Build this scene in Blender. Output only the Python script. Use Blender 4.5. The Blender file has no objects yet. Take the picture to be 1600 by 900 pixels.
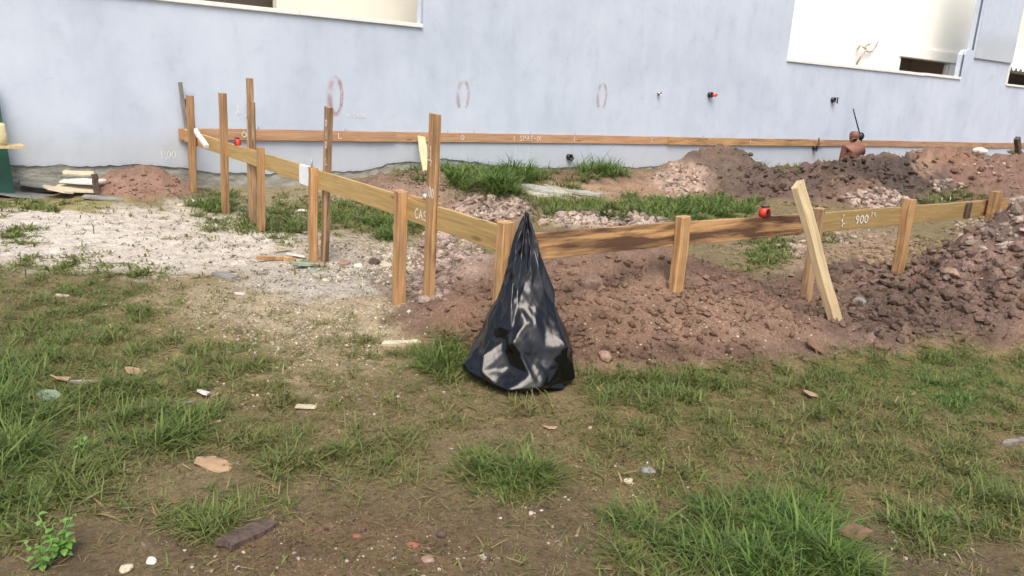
import bpy, bmesh, math, random
import numpy as np
from mathutils import Vector, Matrix, Quaternion

random.seed(7)
RNG = np.random.default_rng(11)
sc = bpy.context.scene
col = sc.collection

# ------------------------------------------------------------------ camera
# world: X runs along the painted wall, Y towards it, Z up; the camera stands at the origin, 1.5 m up
EYE = np.array([0.0, 0.0, 1.5])
_A = np.array([2550.0, 241.0]) - [800, 450]      # vanishing point of the wall
_B = np.array([-127.0, 75.0]) - [800, 450]       # vanishing point of the side boards
F = math.sqrt(-(_A @ _B))
_a = np.array([_A[0], -_A[1], -F]); _a /= np.linalg.norm(_a)
_b = np.array([_B[0], -_B[1], -F]); _b /= np.linalg.norm(_b)
ROT = np.stack([_a, _b, np.cross(_a, _b)])
cd = bpy.data.cameras.new('camera'); cam = bpy.data.objects.new('camera', cd); col.objects.link(cam)
cd.sensor_width = 36; cd.sensor_fit = 'HORIZONTAL'; cd.lens = F / 1600 * 36
cd.clip_start = 0.05; cd.clip_end = 1500
M4 = Matrix.Identity(4)
for i in range(3):
    for j in range(3): M4[i][j] = ROT[i, j]
    M4[i][3] = EYE[i]
cam.matrix_world = M4
sc.camera = cam

# ------------------------------------------------------------------ light
SUN_EL, SUN_AZ = math.radians(58), math.radians(214)   # azimuth clockwise from +Y
w = bpy.data.worlds.new('World'); sc.world = w; w.use_nodes = True
nt = w.node_tree
bg = nt.nodes['Background']
sky = nt.nodes.new('ShaderNodeTexSky'); sky.sky_type = 'NISHITA'; sky.sun_disc = False
sky.sun_elevation = SUN_EL; sky.sun_rotation = SUN_AZ
sky.air_density = 1.0; sky.dust_density = 4.0; sky.ozone_density = 1.0
nt.links.new(sky.outputs[0], bg.inputs[0]); bg.inputs[1].default_value = 0.13
sd = bpy.data.lights.new('sun', 'SUN'); sun = bpy.data.objects.new('sun', sd); col.objects.link(sun)
sd.energy = 1.5; sd.angle = math.radians(36); sd.color = (1.0, 0.93, 0.82)
sdir = Vector((math.sin(SUN_AZ) * math.cos(SUN_EL), math.cos(SUN_AZ) * math.cos(SUN_EL), math.sin(SUN_EL)))
sun.rotation_euler = sdir.to_track_quat('Z', 'Y').to_euler()
sc.view_settings.view_transform = 'Standard'; sc.view_settings.look = 'None'
sc.view_settings.gamma = 1; sc.view_settings.use_curve_mapping = False
sc.view_settings.exposure = 0.78

# ------------------------------------------------------------------ pixel helpers (1600x900 photograph)
def ray(x, y): return ROT @ np.array([x - 800, 450 - y, -F])
def onY(x, y, Y):
    d = ray(x, y); return EYE + d * (Y / d[1])
def onX(x, y, X):
    d = ray(x, y); return EYE + d * (X / d[0])
def onZ(x, y, z=0.0):
    d = ray(x, y); return EYE + d * ((z - EYE[2]) / d[2])
def proj(P):
    c = (np.asarray(P) - EYE) @ ROT
    zz = np.minimum(c[..., 2], -0.05)
    return 800 - F * c[..., 0] / zz, 450 + F * c[..., 1] / zz

# ------------------------------------------------------------------ noise
def _hash(ix, iy, seed):
    h = (ix.astype(np.int64) * 374761393 + iy.astype(np.int64) * 668265263 + seed * 1442695041) & 0xFFFFFFFF
    h = ((h ^ (h >> 13)) * 1274126177) & 0xFFFFFFFF
    return ((h ^ (h >> 16)) & 0xFFFFFF) / float(0xFFFFFF)
def noise(x, y, seed=0):
    x = np.asarray(x, float); y = np.asarray(y, float)
    ix = np.floor(x); iy = np.floor(y); fx = x - ix; fy = y - iy
    u = fx * fx * fx * (fx * (fx * 6 - 15) + 10); v = fy * fy * fy * (fy * (fy * 6 - 15) + 10)
    def g(dx, dy):
        a = _hash(ix + dx, iy + dy, seed) * 2 * np.pi
        return np.cos(a) * (fx - dx) + np.sin(a) * (fy - dy)
    n0 = g(0, 0) * (1 - u) + g(1, 0) * u; n1 = g(0, 1) * (1 - u) + g(1, 1) * u
    return (n0 * (1 - v) + n1 * v) * 1.5
def fbm(x, y, seed=0, oct=4, gain=0.5):
    s = 0; a = 1; f = 1
    for i in range(oct):
        s = s + a * noise(np.asarray(x) * f + 17.3 * i, np.asarray(y) * f - 9.1 * i, seed + i); a *= gain; f *= 2.03
    return s
def sstep(a, b, x):
    t = np.clip((np.asarray(x, float) - a) / (b - a), 0, 1); return t * t * (3 - 2 * t)

# ------------------------------------------------------------------ terrain: cx, cy, rx, ry, angle, height
MOUNDS = [
    (3.72, 3.80, 1.66, 1.36, -6, 0.51), (4.2, 2.95, 1.5, 0.68, -12, 0.15), (5.2, 3.05, 1.0, 0.75, -10, 0.13), (6.1, 3.45, 1.3, 0.85, 0, 0.19),      # heap the front board crosses
    (2.72, 3.90, 0.70, 0.80, 0, 0.20),
    (8.15, 2.62, 3.05, 1.28, 4, 0.98),       # heap that rises out of frame
    (5.9, 2.75, 1.1, 0.7, 10, 0.20),
    (11.2, 9.2, 1.45, 1.15, 0, 0.64),        # heaps along the trench
    (10.4, 8.8, 1.5, 0.9, 0, 0.25),
    (12.9, 8.0, 2.2, 1.6, 0, 0.52),
    (14.6, 8.1, 2.2, 1.5, 0, 0.66),
    (17.3, 8.2, 2.5, 2.0, 0, 0.76),
    (20.8, 8.1, 3.0, 2.0, 0, 0.66),
    (24.6, 8.2, 3.2, 2.2, 0, 0.74),
    (29.0, 8.0, 4.0, 2.4, 0, 0.9),
    (12.8, 6.85, 1.5, 0.9, 20, 0.26), (11.2, 8.2, 1.7, 1.2, 10, 0.36), (12.3, 7.4, 1.9, 1.2, 10, 0.36),
    (15.5, 6.5, 2.0, 1.0, 10, 0.25),
    (3.15, 4.55, 0.65, 0.85, 10, 0.28),      # rubble inside the corner
    (5.35, 7.75, 0.80, 0.75, 0, 0.30),
    (6.25, 6.55, 1.05, 0.55, -15, 0.17),
    (5.2, 9.4, 1.1, 0.85, 0, 0.22),
    (1.95, 10.0, 0.85, 0.62, 0, 0.33),       # heap at the foot of the wall
    (8.6, 9.6, 1.6, 0.7, 0, 0.12),
]
def mound_sum(x, y):
    x = np.asarray(x, float); y = np.asarray(y, float)
    wx = x + 0.16 * noise(x * 1.3, y * 1.3, 40); wy = y + 0.16 * noise(x * 1.3, y * 1.3, 41)
    s = np.zeros_like(wx)
    for cx, cy, rx, ry, an, A in MOUNDS:
        c, n = math.cos(math.radians(an)), math.sin(math.radians(an))
        dx = wx - cx; dy = wy - cy
        d = np.sqrt(((dx * c + dy * n) / rx) ** 2 + ((-dx * n + dy * c) / ry) ** 2)
        b = A * (0.5 + 0.5 * np.cos(np.pi * np.minimum(d, 1))) ** 0.85
        s += b ** 3
    return s ** (1 / 3)
def height(x, y):
    x = np.asarray(x, float); y = np.asarray(y, float)
    m = mound_sum(x, y)
    r = np.sqrt(x * x + y * y)
    near = 1 - sstep(26, 40, r)
    h = m + 0.16 * sstep(8.2, 10.3, y) * sstep(3.5, 6.0, x) * near
    h = h + near * (0.018 * noise(x * 0.9, y * 0.9, 3) + 0.010 * noise(x * 3.1, y * 3.1, 4))
    k = np.clip(m / 0.18, 0, 1)
    rough = fbm(x * 5.5, y * 5.5, 7, 5, 0.6)
    ridg = 1 - np.abs(fbm(x * 3.2, y * 3.2, 21, 3, 0.55))
    far = sstep(3.5, 6.5, x)
    h = h + near * (k * (0.020 + 0.045 * far) * rough + k * 0.060 * (0.3 + 1.6 * far) * (ridg - 0.6))
    h = h + near * (1 - k) * 0.006 * fbm(x * 9, y * 9, 9, 4, 0.6)
    # trench behind the far heaps
    t = sstep(13.4, 13.9, x) * (1 - sstep(18.0, 18.5, x)) * sstep(8.98, 9.12, y) * (1 - sstep(10.0, 10.12, y))
    return h * (1 - t) + t * (-0.68)
def H(x, y): return float(height(np.array([x]), np.array([y]))[0])
def ground_px(px, py):
    d = ray(px, py); d = d / np.linalg.norm(d)
    t = np.linspace(1.5, 40, 4000)
    P = EYE + d * t[:, None]
    below = P[:, 2] < height(P[:, 0], P[:, 1])
    i = int(np.argmax(below)) if below.any() else 3999
    return P[i]

# ------------------------------------------------------------------ materials
def lin(c):
    c = np.asarray(c, float) / 255.0
    return tuple(np.where(c <= 0.04045, c / 12.92, ((c + 0.055) / 1.055) ** 2.4))
def new_mat(name):
    m = bpy.data.materials.new(name); m.use_nodes = True
    return m, m.node_tree, m.node_tree.nodes['Principled BSDF']
def N(nt, t, **kw):
    n = nt.nodes.new(t)
    for k, v in kw.items():
        if k in n.inputs: n.inputs[k].default_value = v
        else: setattr(n, k, v)
    return n
def ramp(nt, fac, stops):
    r = nt.nodes.new('ShaderNodeValToRGB')
    e = r.color_ramp.elements
    while len(e) < len(stops): e.new(0.5)
    for el, (p, c) in zip(e, stops):
        el.position = p; el.color = (c[0], c[1], c[2], 1)
    nt.links.new(fac, r.inputs[0]); return r
def mixc(nt, a, b, fac=0.5, mode='MIX'):
    m = nt.nodes.new('ShaderNodeMix'); m.data_type = 'RGBA'; m.blend_type = mode
    for s, v in ((0, fac), (6, a), (7, b)):
        if hasattr(v, 'links') or hasattr(v, 'is_linked'): nt.links.new(v, m.inputs[s])
        else: m.inputs[s].default_value = v if s == 0 else (*v[:3], 1)
    return m.outputs[2]
def coords(nt, scale=(1, 1, 1), kind='Object'):
    tc = nt.nodes.new('ShaderNodeTexCoord'); mp = nt.nodes.new('ShaderNodeMapping')
    mp.inputs['Scale'].default_value = scale
    nt.links.new(tc.outputs[kind], mp.inputs[0]); return mp.outputs[0]
def bump(nt, b, h, strength=0.4, dist=0.01):
    n = nt.nodes.new('ShaderNodeBump'); n.inputs['Strength'].default_value = strength; n.inputs['Distance'].default_value = dist
    nt.links.new(h, n.inputs['Height']); nt.links.new(n.outputs[0], b.inputs['Normal'])

def wood_mat(name, light, dark, stain, stain_amt=0.45, rough=0.75):
    m, nt, b = new_mat(name)
    oi = nt.nodes.new('ShaderNodeObjectInfo')
    tc = nt.nodes.new('ShaderNodeTexCoord'); ad = N(nt, 'ShaderNodeVectorMath', operation='ADD')
    sc3 = N(nt, 'ShaderNodeVectorMath', operation='SCALE'); cmb = nt.nodes.new('ShaderNodeCombineXYZ')
    for k in range(3): nt.links.new(oi.outputs['Random'], cmb.inputs[k])
    nt.links.new(cmb.outputs[0], sc3.inputs[0]); sc3.inputs['Scale'].default_value = 37.0
    nt.links.new(tc.outputs['Object'], ad.inputs[0]); nt.links.new(sc3.outputs[0], ad.inputs[1])
    def mp(s):
        q = nt.nodes.new('ShaderNodeMapping'); q.inputs['Scale'].default_value = s
        nt.links.new(ad.outputs[0], q.inputs[0]); return q.outputs[0]
    g = N(nt, 'ShaderNodeTexNoise', Scale=1.0, Detail=6.0, Roughness=0.65, Distortion=0.6); nt.links.new(mp((60, 60, 2.2)), g.inputs['Vector'])
    c = ramp(nt, g.outputs[0], [(0.30, dark), (0.52, light), (0.75, [min(1, v * 1.18) for v in light])])
    s = N(nt, 'ShaderNodeTexNoise', Scale=1.0, Detail=5.0, Roughness=0.6, Distortion=0.3); nt.links.new(mp((17, 17, 1.7)), s.inputs['Vector'])
    sm = ramp(nt, s.outputs[0], [(0.44 if stain_amt < .9 else .40, (0, 0, 0)), (0.66 if stain_amt < .9 else .56, (stain_amt,) * 3)])
    c2 = mixc(nt, c.outputs[0], stain, sm.outputs[0])
    kn = N(nt, 'ShaderNodeTexVoronoi', Scale=1.0); nt.links.new(mp((7, 7, 1.8)), kn.inputs['Vector'])
    km = ramp(nt, kn.outputs['Distance'], [(0.06, (0.75,) * 3), (0.13, (0, 0, 0))])
    c3 = mixc(nt, c2, [v * 0.45 for v in dark], km.outputs[0])
    hv = nt.nodes.new('ShaderNodeHueSaturation'); nt.links.new(c3, hv.inputs['Color']); hv.inputs['Saturation'].default_value = 0.95
    mr = N(nt, 'ShaderNodeMapRange'); mr.inputs['To Min'].default_value = 0.70; mr.inputs['To Max'].default_value = 1.0
    nt.links.new(oi.outputs['Random'], mr.inputs[0]); nt.links.new(mr.outputs[0], hv.inputs['Value'])
    nt.links.new(hv.outputs[0], b.inputs['Base Color'])
    b.inputs['Roughness'].default_value = rough
    bump(nt, b, g.outputs[0], 0.35, 0.004)
    return m
def plain_mat(name, c, rough=0.7, var=0.25, scale=30.0, bumpy=0.3, metallic=0.0):
    m, nt, b = new_mat(name)
    n = N(nt, 'ShaderNodeTexNoise', Scale=scale, Detail=5.0, Roughness=0.6); nt.links.new(coords(nt), n.inputs['Vector'])
    r = ramp(nt, n.outputs[0], [(0.3, [v * (1 - var) for v in c]), (0.7, [min(1, v * (1 + var)) for v in c])])
    nt.links.new(r.outputs[0], b.inputs['Base Color'])
    b.inputs['Roughness'].default_value = rough; b.inputs['Metallic'].default_value = metallic
    if bumpy: bump(nt, b, n.outputs[0], bumpy, 0.006)
    return m
def attr_mat(name, rough=0.9, detail=True, spec=0.3, transl=False):
    m, nt, b = new_mat(name)
    at = nt.nodes.new('ShaderNodeAttribute'); at.attribute_name = 'Col'
    b.inputs['Roughness'].default_value = rough; b.inputs['Specular IOR Level'].default_value = spec
    c = at.outputs['Color']
    if detail:
        v = coords(nt)
        n1 = N(nt, 'ShaderNodeTexNoise', Scale=55.0, Detail=8.0, Roughness=0.75); nt.links.new(v, n1.inputs['Vector'])
        r1 = ramp(nt, n1.outputs[0], [(0.28, (0.52,) * 3), (0.5, (0.98,) * 3), (0.72, (1.5, 1.46, 1.4))])
        n0 = N(nt, 'ShaderNodeTexNoise', Scale=190.0, Detail=4.0, Roughness=0.7); nt.links.new(v, n0.inputs['Vector'])
        r0 = ramp(nt, n0.outputs[0], [(0.3, (0.6,) * 3), (0.5, (1.0,) * 3), (0.7, (1.45, 1.42, 1.36))])
        c = mixc(nt, c, r0.outputs[0], 1.0, 'MULTIPLY')
        n2 = N(nt, 'ShaderNodeTexNoise', Scale=6.0, Detail=6.0, Roughness=0.65); nt.links.new(v, n2.inputs['Vector'])
        r2 = ramp(nt, n2.outputs[0], [(0.3, (0.74, 0.73, 0.70)), (0.7, (1.25, 1.24, 1.24))])
        c = mixc(nt, c, r1.outputs[0], 1.0, 'MULTIPLY'); c = mixc(nt, c, r2.outputs[0], 1.0, 'MULTIPLY')
        # fine pale grit
        vo = N(nt, 'ShaderNodeTexVoronoi', Scale=85.0); nt.links.new(v, vo.inputs['Vector'])
        n3 = N(nt, 'ShaderNodeTexNoise', Scale=9.0, Detail=3.0); nt.links.new(v, n3.inputs['Vector'])
        gm = ramp(nt, vo.outputs['Distance'], [(0.16, (1,) * 3), (0.24, (0,) * 3)])
        g2 = ramp(nt, n3.outputs[0], [(0.52, (0,) * 3), (0.66, (0.75,) * 3)])
        gg = mixc(nt, gm.outputs[0], g2.outputs[0], 1.0, 'MULTIPLY')
        c = mixc(nt, c, lin((205, 195, 178)), gg)
        hh = nt.nodes.new('ShaderNodeMath'); hh.operation = 'MULTIPLY_ADD'
        nt.links.new(n1.outputs[0], hh.inputs[0]); hh.inputs[1].default_value = 1.0; nt.links.new(n2.outputs[0], hh.inputs[2])
        bump(nt, b, hh.outputs[0], 0.85, 0.018)
    if hasattr(c, 'links'): nt.links.new(c, b.inputs['Base Color'])
    if transl:
        out = nt.nodes['Material Output']; tr = nt.nodes.new('ShaderNodeBsdfTranslucent'); mx = nt.nodes.new('ShaderNodeMixShader')
        nt.links.new(at.outputs['Color'], tr.inputs[0]); mx.inputs[0].default_value = 0.28
        nt.links.new(b.outputs[0], mx.inputs[1]); nt.links.new(tr.outputs[0], mx.inputs[2]); nt.links.new(mx.outputs[0], out.inputs[0])
    return m

MAT = {}
MAT['ground'] = attr_mat('soil')
MAT['clod'] = attr_mat('soil_clods')
MAT['grass'] = attr_mat('grass_blades', 0.6, False, 0.3, True)
MAT['wood_orange'] = wood_mat('formwork_timber', lin((204, 158, 102)), lin((160, 112, 66)), lin((96, 62, 40)), 0.5)
MAT['wood_yellow'] = wood_mat('yellowed_board', lin((192, 160, 96)), lin((164, 130, 72)), lin((130, 98, 56)), 0.25)
MAT['wood_red'] = wood_mat('reddish_board', lin((206, 160, 118)), lin((172, 122, 84)), lin((120, 76, 50)), 0.3)
MAT['wood_old'] = wood_mat('bark_edged_timber', lin((182, 146, 104)), lin((116, 84, 58)), lin((58, 40, 30)), 0.8)
MAT['wood_stained'] = wood_mat('stained_board', lin((200, 154, 98)), lin((160, 110, 66)), lin((70, 44, 30)), 0.9)
MAT['wood_grey'] = wood_mat('weathered_stake', lin((160, 152, 142)), lin((112, 104, 96)), lin((70, 62, 56)), 0.5)
MAT['wood_pale'] = wood_mat('fresh_plank', lin((216, 192, 146)), lin((188, 158, 110)), lin((150, 116, 76)), 0.3)
MAT['wood_dark'] = wood_mat('old_dark_wood', lin((104, 84, 72)), lin((64, 50, 42)), lin((38, 30, 26)), 0.5)
MAT['chalk'] = plain_mat('white_chalk', lin((236, 232, 224)), 0.9, 0.12, 60, 0)
MAT['paper'] = plain_mat('white_paper', lin((226, 230, 232)), 0.7, 0.05, 20, 0)
MAT['white'] = plain_mat('white_paint', lin((232, 232, 226)), 0.6, 0.06, 8, 0.1)
MAT['steel'] = plain_mat('steel', (0.42, 0.42, 0.42), 0.4, 0.1, 20, 0, 0.9)
MAT['black'] = plain_mat('black_plastic', (0.02, 0.02, 0.022), 0.4, 0.2, 20, 0)
MAT['red'] = plain_mat('red_plastic', lin((214, 62, 36)), 0.4, 0.08, 20, 0)
MAT['green_sheet'] = plain_mat('green_painted_sheet', lin((34, 82, 66)), 0.55, 0.2, 6, 0.1)
MAT['interior'] = plain_mat('shaded_room', lin((170, 156, 142)), 0.9, 0.05, 2, 0)
MAT['stone'] = plain_mat('stone', lin((146, 122, 104)), 0.9, 0.35, 30, 0.8)
MAT['grey_tile'] = plain_mat('grey_tile', lin((130, 129, 124)), 0.7, 0.25, 14, 0.3)
MAT['green_tile'] = plain_mat('greenish_tile', lin((140, 154, 132)), 0.7, 0.2, 14, 0.3)
MAT['cardboard'] = plain_mat('cardboard', lin((168, 140, 108)), 0.85, 0.2, 22, 0.3)
MAT['bark'] = plain_mat('brown_bark', lin((122, 92, 72)), 0.85, 0.3, 22, 0.5)
MAT['shard'] = plain_mat('pale_plaster', lin((190, 178, 152)), 0.85, 0.15, 30, 0.4)
MAT['flake'] = plain_mat('dusty_white_plaster', lin((206, 204, 192)), 0.9, 0.2, 30, 0.5)
MAT['brick'] = plain_mat('brick_red', lin((158, 98, 76)), 0.9, 0.2, 40, 0.5)
MAT['skin'] = plain_mat('brown_skin', lin((126, 84, 68)), 0.5, 0.12, 14, 0.05)
MAT['cloth'] = plain_mat('dark_shorts', lin((52, 56, 66)), 0.9, 0.15, 40, 0.2)
MAT['weed'] = plain_mat('weed_leaf', lin((98, 138, 56)), 0.5, 0.4, 18, 0.2)
MAT['sponge'] = plain_mat('yellowish_foam', lin((206, 196, 150)), 0.95, 0.15, 40, 0.6)
MAT['pinkwood'] = plain_mat('pinkish_board', lin((190, 170, 160)), 0.85, 0.12, 20, 0.3)

def wall_mat():
    m, nt, b = new_mat('pale_blue_wall_paint')
    v = coords(nt)
    n = N(nt, 'ShaderNodeTexNoise', Scale=0.8, Detail=7.0, Roughness=0.6); nt.links.new(v, n.inputs['Vector'])
    c = ramp(nt, n.outputs[0], [(0.25, lin((184, 194, 207))), (0.55, lin((197, 207, 219))), (0.8, lin((207, 215, 225)))])
    s = N(nt, 'ShaderNodeTexNoise', Scale=1.0, Detail=6.0, Roughness=0.65); nt.links.new(coords(nt, (2.6, 1, 0.75)), s.inputs['Vector'])
    sr = ramp(nt, s.outputs[0], [(0.33, (0.925, 0.93, 0.94)), (0.52, (1, 1, 1)), (0.75, (1.025, 1.025, 1.02))])
    c1 = mixc(nt, c.outputs[0], sr.outputs[0], 1.0, 'MULTIPLY')
    d = N(nt, 'ShaderNodeTexNoise', Scale=1.0, Detail=9.0, Roughness=0.72); nt.links.new(coords(nt, (5, 5, 9)), d.inputs['Vector'])
    dr = ramp(nt, d.outputs[0], [(0.63, (0, 0, 0)), (0.74, (0.60,) * 3)])
    c2 = mixc(nt, c1, lin((132, 136, 146)), dr.outputs[0])
    # damp grime rising from the foot of the wall (a stain with its own outline)
    tc = nt.nodes.new('ShaderNodeTexCoord'); sep = nt.nodes.new('ShaderNodeSeparateXYZ'); nt.links.new(tc.outputs['Object'], sep.inputs[0])
    ad = nt.nodes.new('ShaderNodeMath'); ad.operation = 'MULTIPLY_ADD'; nt.links.new(n.outputs[0], ad.inputs[0]); ad.inputs[1].default_value = -0.9
    nt.links.new(sep.outputs[2], ad.inputs[2])
    gr = ramp(nt, ad.outputs[0], [(0.0, (0.42,) * 3), (0.35, (0,) * 3)])
    c3 = mixc(nt, c2, lin((176, 178, 176)), gr.outputs[0])
    pn = N(nt, 'ShaderNodeTexNoise', Scale=2.6, Detail=9.0, Roughness=0.7, Distortion=0.4); nt.links.new(v, pn.inputs['Vector'])
    pr_ = ramp(nt, pn.outputs[0], [(0.30, (0.88, 0.885, 0.89)), (0.46, (0.985,) * 3), (0.6, (1.0,) * 3), (0.75, (1.05, 1.05, 1.045))])
    c3 = mixc(nt, c3, pr_.outputs[0], 1.0, 'MULTIPLY')
    nt.links.new(c3, b.inputs['Base Color']); b.inputs['Roughness'].default_value = 0.85
    f = N(nt, 'ShaderNodeTexNoise', Scale=14.0, Detail=8.0, Roughness=0.7); nt.links.new(v, f.inputs['Vector'])
    bump(nt, b, f.outputs[0], 0.16, 0.015)
    return m
MAT['wall'] = wall_mat()
def concrete_mat():
    m, nt, b = new_mat('bare_rough_render')
    v = coords(nt, (1, 1, 2.4))
    n = N(nt, 'ShaderNodeTexNoise', Scale=5.0, Detail=8.0, Roughness=0.7); nt.links.new(v, n.inputs['Vector'])
    c = ramp(nt, n.outputs[0], [(0.25, lin((118, 118, 108))), (0.5, lin((162, 162, 150))), (0.75, lin((188, 186, 174)))])
    nt.links.new(c.outputs[0], b.inputs['Base Color']); b.inputs['Roughness'].default_value = 0.95
    bump(nt, b, n.outputs[0], 0.9, 0.05)
    return m
MAT['concrete'] = concrete_mat()
def cream_mat():
    m, nt, b = new_mat('cream_house_paint')
    n = N(nt, 'ShaderNodeTexNoise', Scale=1.5, Detail=4.0); nt.links.new(coords(nt), n.inputs['Vector'])
    c = ramp(nt, n.outputs[0], [(0.3, lin((240, 232, 210))), (0.7, lin((246, 240, 222)))])
    nt.links.new(c.outputs[0], b.inputs['Base Color']); b.inputs['Roughness'].default_value = 0.8
    return m
MAT['cream'] = cream_mat()
MAT['cream_overexposed'] = plain_mat('overexposed_cream_paint', lin((252, 249, 238)), 0.8, 0.01, 2, 0)  # cream paint lightened: the overexposed look of this house is put into its colour
def spray_mat():
    m, nt, b = new_mat('faint_red_spray')
    b.inputs['Base Color'].default_value = (*lin((196, 124, 116)), 1); b.inputs['Roughness'].default_value = 0.9
    n = N(nt, 'ShaderNodeTexNoise', Scale=7.0, Detail=6.0); nt.links.new(coords(nt), n.inputs['Vector'])
    r = ramp(nt, n.outputs[0], [(0.35, (0.0,) * 3), (0.70, (0.26,) * 3)])
    nt.links.new(r.outputs[0], b.inputs['Alpha']); return m
MAT['spray'] = spray_mat()
def bag_mat():
    m, nt, b = new_mat('black_bin_bag_film')
    b.inputs['Base Color'].default_value = (0.004, 0.004, 0.005, 1)
    b.inputs['Roughness'].default_value = 0.22; b.inputs['IOR'].default_value = 1.48
    b.inputs['Specular IOR Level'].default_value = 0.5
    n = N(nt, 'ShaderNodeTexNoise', Scale=9.0, Detail=5.0, Roughness=0.55, Distortion=1.5); nt.links.new(coords(nt, (1, 1, 0.5)), n.inputs['Vector'])
    v = N(nt, 'ShaderNodeTexVoronoi', Scale=14.0, feature='F1'); nt.links.new(coords(nt, (1, 1, 0.4)), v.inputs['Vector'])
    mx = nt.nodes.new('ShaderNodeMath'); mx.operation = 'ADD'
    nt.links.new(n.outputs[0], mx.inputs[0]); nt.links.new(v.outputs['Distance'], mx.inputs[1])
    bump(nt, b, mx.outputs[0], 0.16, 0.015)
    return m
MAT['bag'] = bag_mat()

# ------------------------------------------------------------------ object helpers
def tag(o, label=None, cat=None, group=None, kind=None):
    if label: o['label'] = label
    if cat: o['category'] = cat
    if group: o['group'] = group
    if kind: o['kind'] = kind
    return o
def obj(name, me, mat=None, parent=None):
    o = bpy.data.objects.new(name, me); col.objects.link(o)
    if mat: me.materials.append(MAT[mat] if isinstance(mat, str) else mat)
    if parent: o.parent = parent
    return o
def empty(name, loc, label, cat, group=None):
    o = bpy.data.objects.new(name, None); col.objects.link(o); o.location = [float(v) for v in loc]; o.empty_display_size = 0.1
    return tag(o, label, cat, group)
def np_mesh(name, V, quads=None, tris=None, smooth=False, colors=None):
    me = bpy.data.meshes.new(name)
    V = np.asarray(V, np.float32); me.vertices.add(len(V)); me.vertices.foreach_set('co', V.ravel())
    idx = []; start = []; p = 0
    for a, k in ((quads, 4), (tris, 3)):
        if a is not None and len(a):
            a = np.asarray(a, np.int32); idx.append(a.ravel()); start.append(p + np.arange(len(a)) * k); p += a.size
    idx = np.concatenate(idx).astype(np.int32); start = np.concatenate(start).astype(np.int32)
    me.loops.add(len(idx)); me.loops.foreach_set('vertex_index', idx)
    me.polygons.add(len(start)); me.polygons.foreach_set('loop_start', start)
    me.polygons.foreach_set('use_smooth', np.full(len(start), smooth))
    if colors is not None:
        at = me.attributes.new('Col', 'FLOAT_COLOR', 'POINT')
        C4 = np.ones((len(V), 4), np.float32); C4[:, :3] = colors; at.data.foreach_set('color', C4.ravel())
    me.update(calc_edges=True); return me
def from_bm(name, bm, smooth=False):
    me = bpy.data.meshes.new(name); bmesh.ops.recalc_face_normals(bm, faces=bm.faces); bm.to_mesh(me); bm.free()
    if smooth: me.polygons.foreach_set('use_smooth', np.ones(len(me.polygons), bool))
    return me
def world_to(parent, o):
    "parent at identity rotation: put o at its world place"
    o.location = Vector(o.location) - Vector(parent.location)

def timber(name, p0, p1, wide, thick, side, mat, parent=None, seg=10, wob=0.004, top_slope=0.0, seed=None):
    """a sawn timber from p0 to p1 (axis centre); 'side' = direction of the wide dimension"""
    p0 = Vector([float(v) for v in p0]); p1 = Vector([float(v) for v in p1])
    L = (p1 - p0).length; z = (p1 - p0).normalized()
    x = Vector([float(v) for v in side]); x = (x - z * x.dot(z)).normalized(); y = z.cross(x)
    rn = random.Random(seed if seed is not None else hash((round(p0.x, 3), round(p0.y, 3), round(p0.z, 3))))
    bm = bmesh.new(); rings = []
    bx = by = 0.0
    c = min(wide, thick) * 0.10
    prof = [(-1, -1, 1, 0), (-1, -1, 0, 1), (-1, 1, 0, -1), (-1, 1, 1, 0), (1, 1, -1, 0), (1, 1, 0, -1), (1, -1, 0, 1), (1, -1, -1, 0)]
    for i in range(seg + 1):
        t = i / seg
        bx = bx * 0.7 + rn.uniform(-wob, wob); by = by * 0.7 + rn.uniform(-wob, wob)
        ring = []
        for sx, sy, ox, oy in prof:
            xx = sx * wide / 2 + ox * c + bx + rn.uniform(-wob, wob) * 0.25
            yy = sy * thick / 2 + oy * c + by + rn.uniform(-wob, wob) * 0.25
            zz = t * L + (top_slope * xx if i == seg else 0) + (rn.uniform(-wob, wob) * 1.3 if i in (0, seg) else 0)
            ring.append(bm.verts.new((xx, yy, zz)))
        rings.append(ring)
    for a, b in zip(rings, rings[1:]):
        for k in range(8): bm.faces.new((a[k], a[(k + 1) % 8], b[(k + 1) % 8], b[k]))
    bm.faces.new(rings[0]); bm.faces.new(rings[-1])
    me = from_bm(name, bm)
    o = obj(name, me, mat, parent)
    m = Matrix((x, y, z)).transposed().to_4x4(); m.translation = p0 - (Vector(parent.location) if parent else Vector((0, 0, 0)))
    o.matrix_local = m
    return o

def box_bm(bm, lo, hi):
    vs = [bm.verts.new((x, y, z)) for z in (lo[2], hi[2]) for y in (lo[1], hi[1]) for x in (lo[0], hi[0])]
    for f in ((0, 1, 3, 2), (4, 6, 7, 5), (0, 4, 5, 1), (2, 3, 7, 6), (0, 2, 6, 4), (1, 5, 7, 3)):
        bm.faces.new([vs[i] for i in f])
def box(name, lo, hi, mat, parent=None, bevel=0.0):
    "axis-aligned box in world coordinates, origin at its base centre"
    c = Vector(((lo[0] + hi[0]) / 2, (lo[1] + hi[1]) / 2, lo[2]))
    bm = bmesh.new(); box_bm(bm, Vector(lo) - c, Vector(hi) - c)
    if bevel: bmesh.ops.bevel(bm, geom=bm.edges[:], offset=bevel, segments=2, affect='EDGES')
    o = obj(name, from_bm(name, bm), mat, parent)
    o.location = c - (Vector(parent.location) if parent else Vector((0, 0, 0)))
    return o
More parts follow.
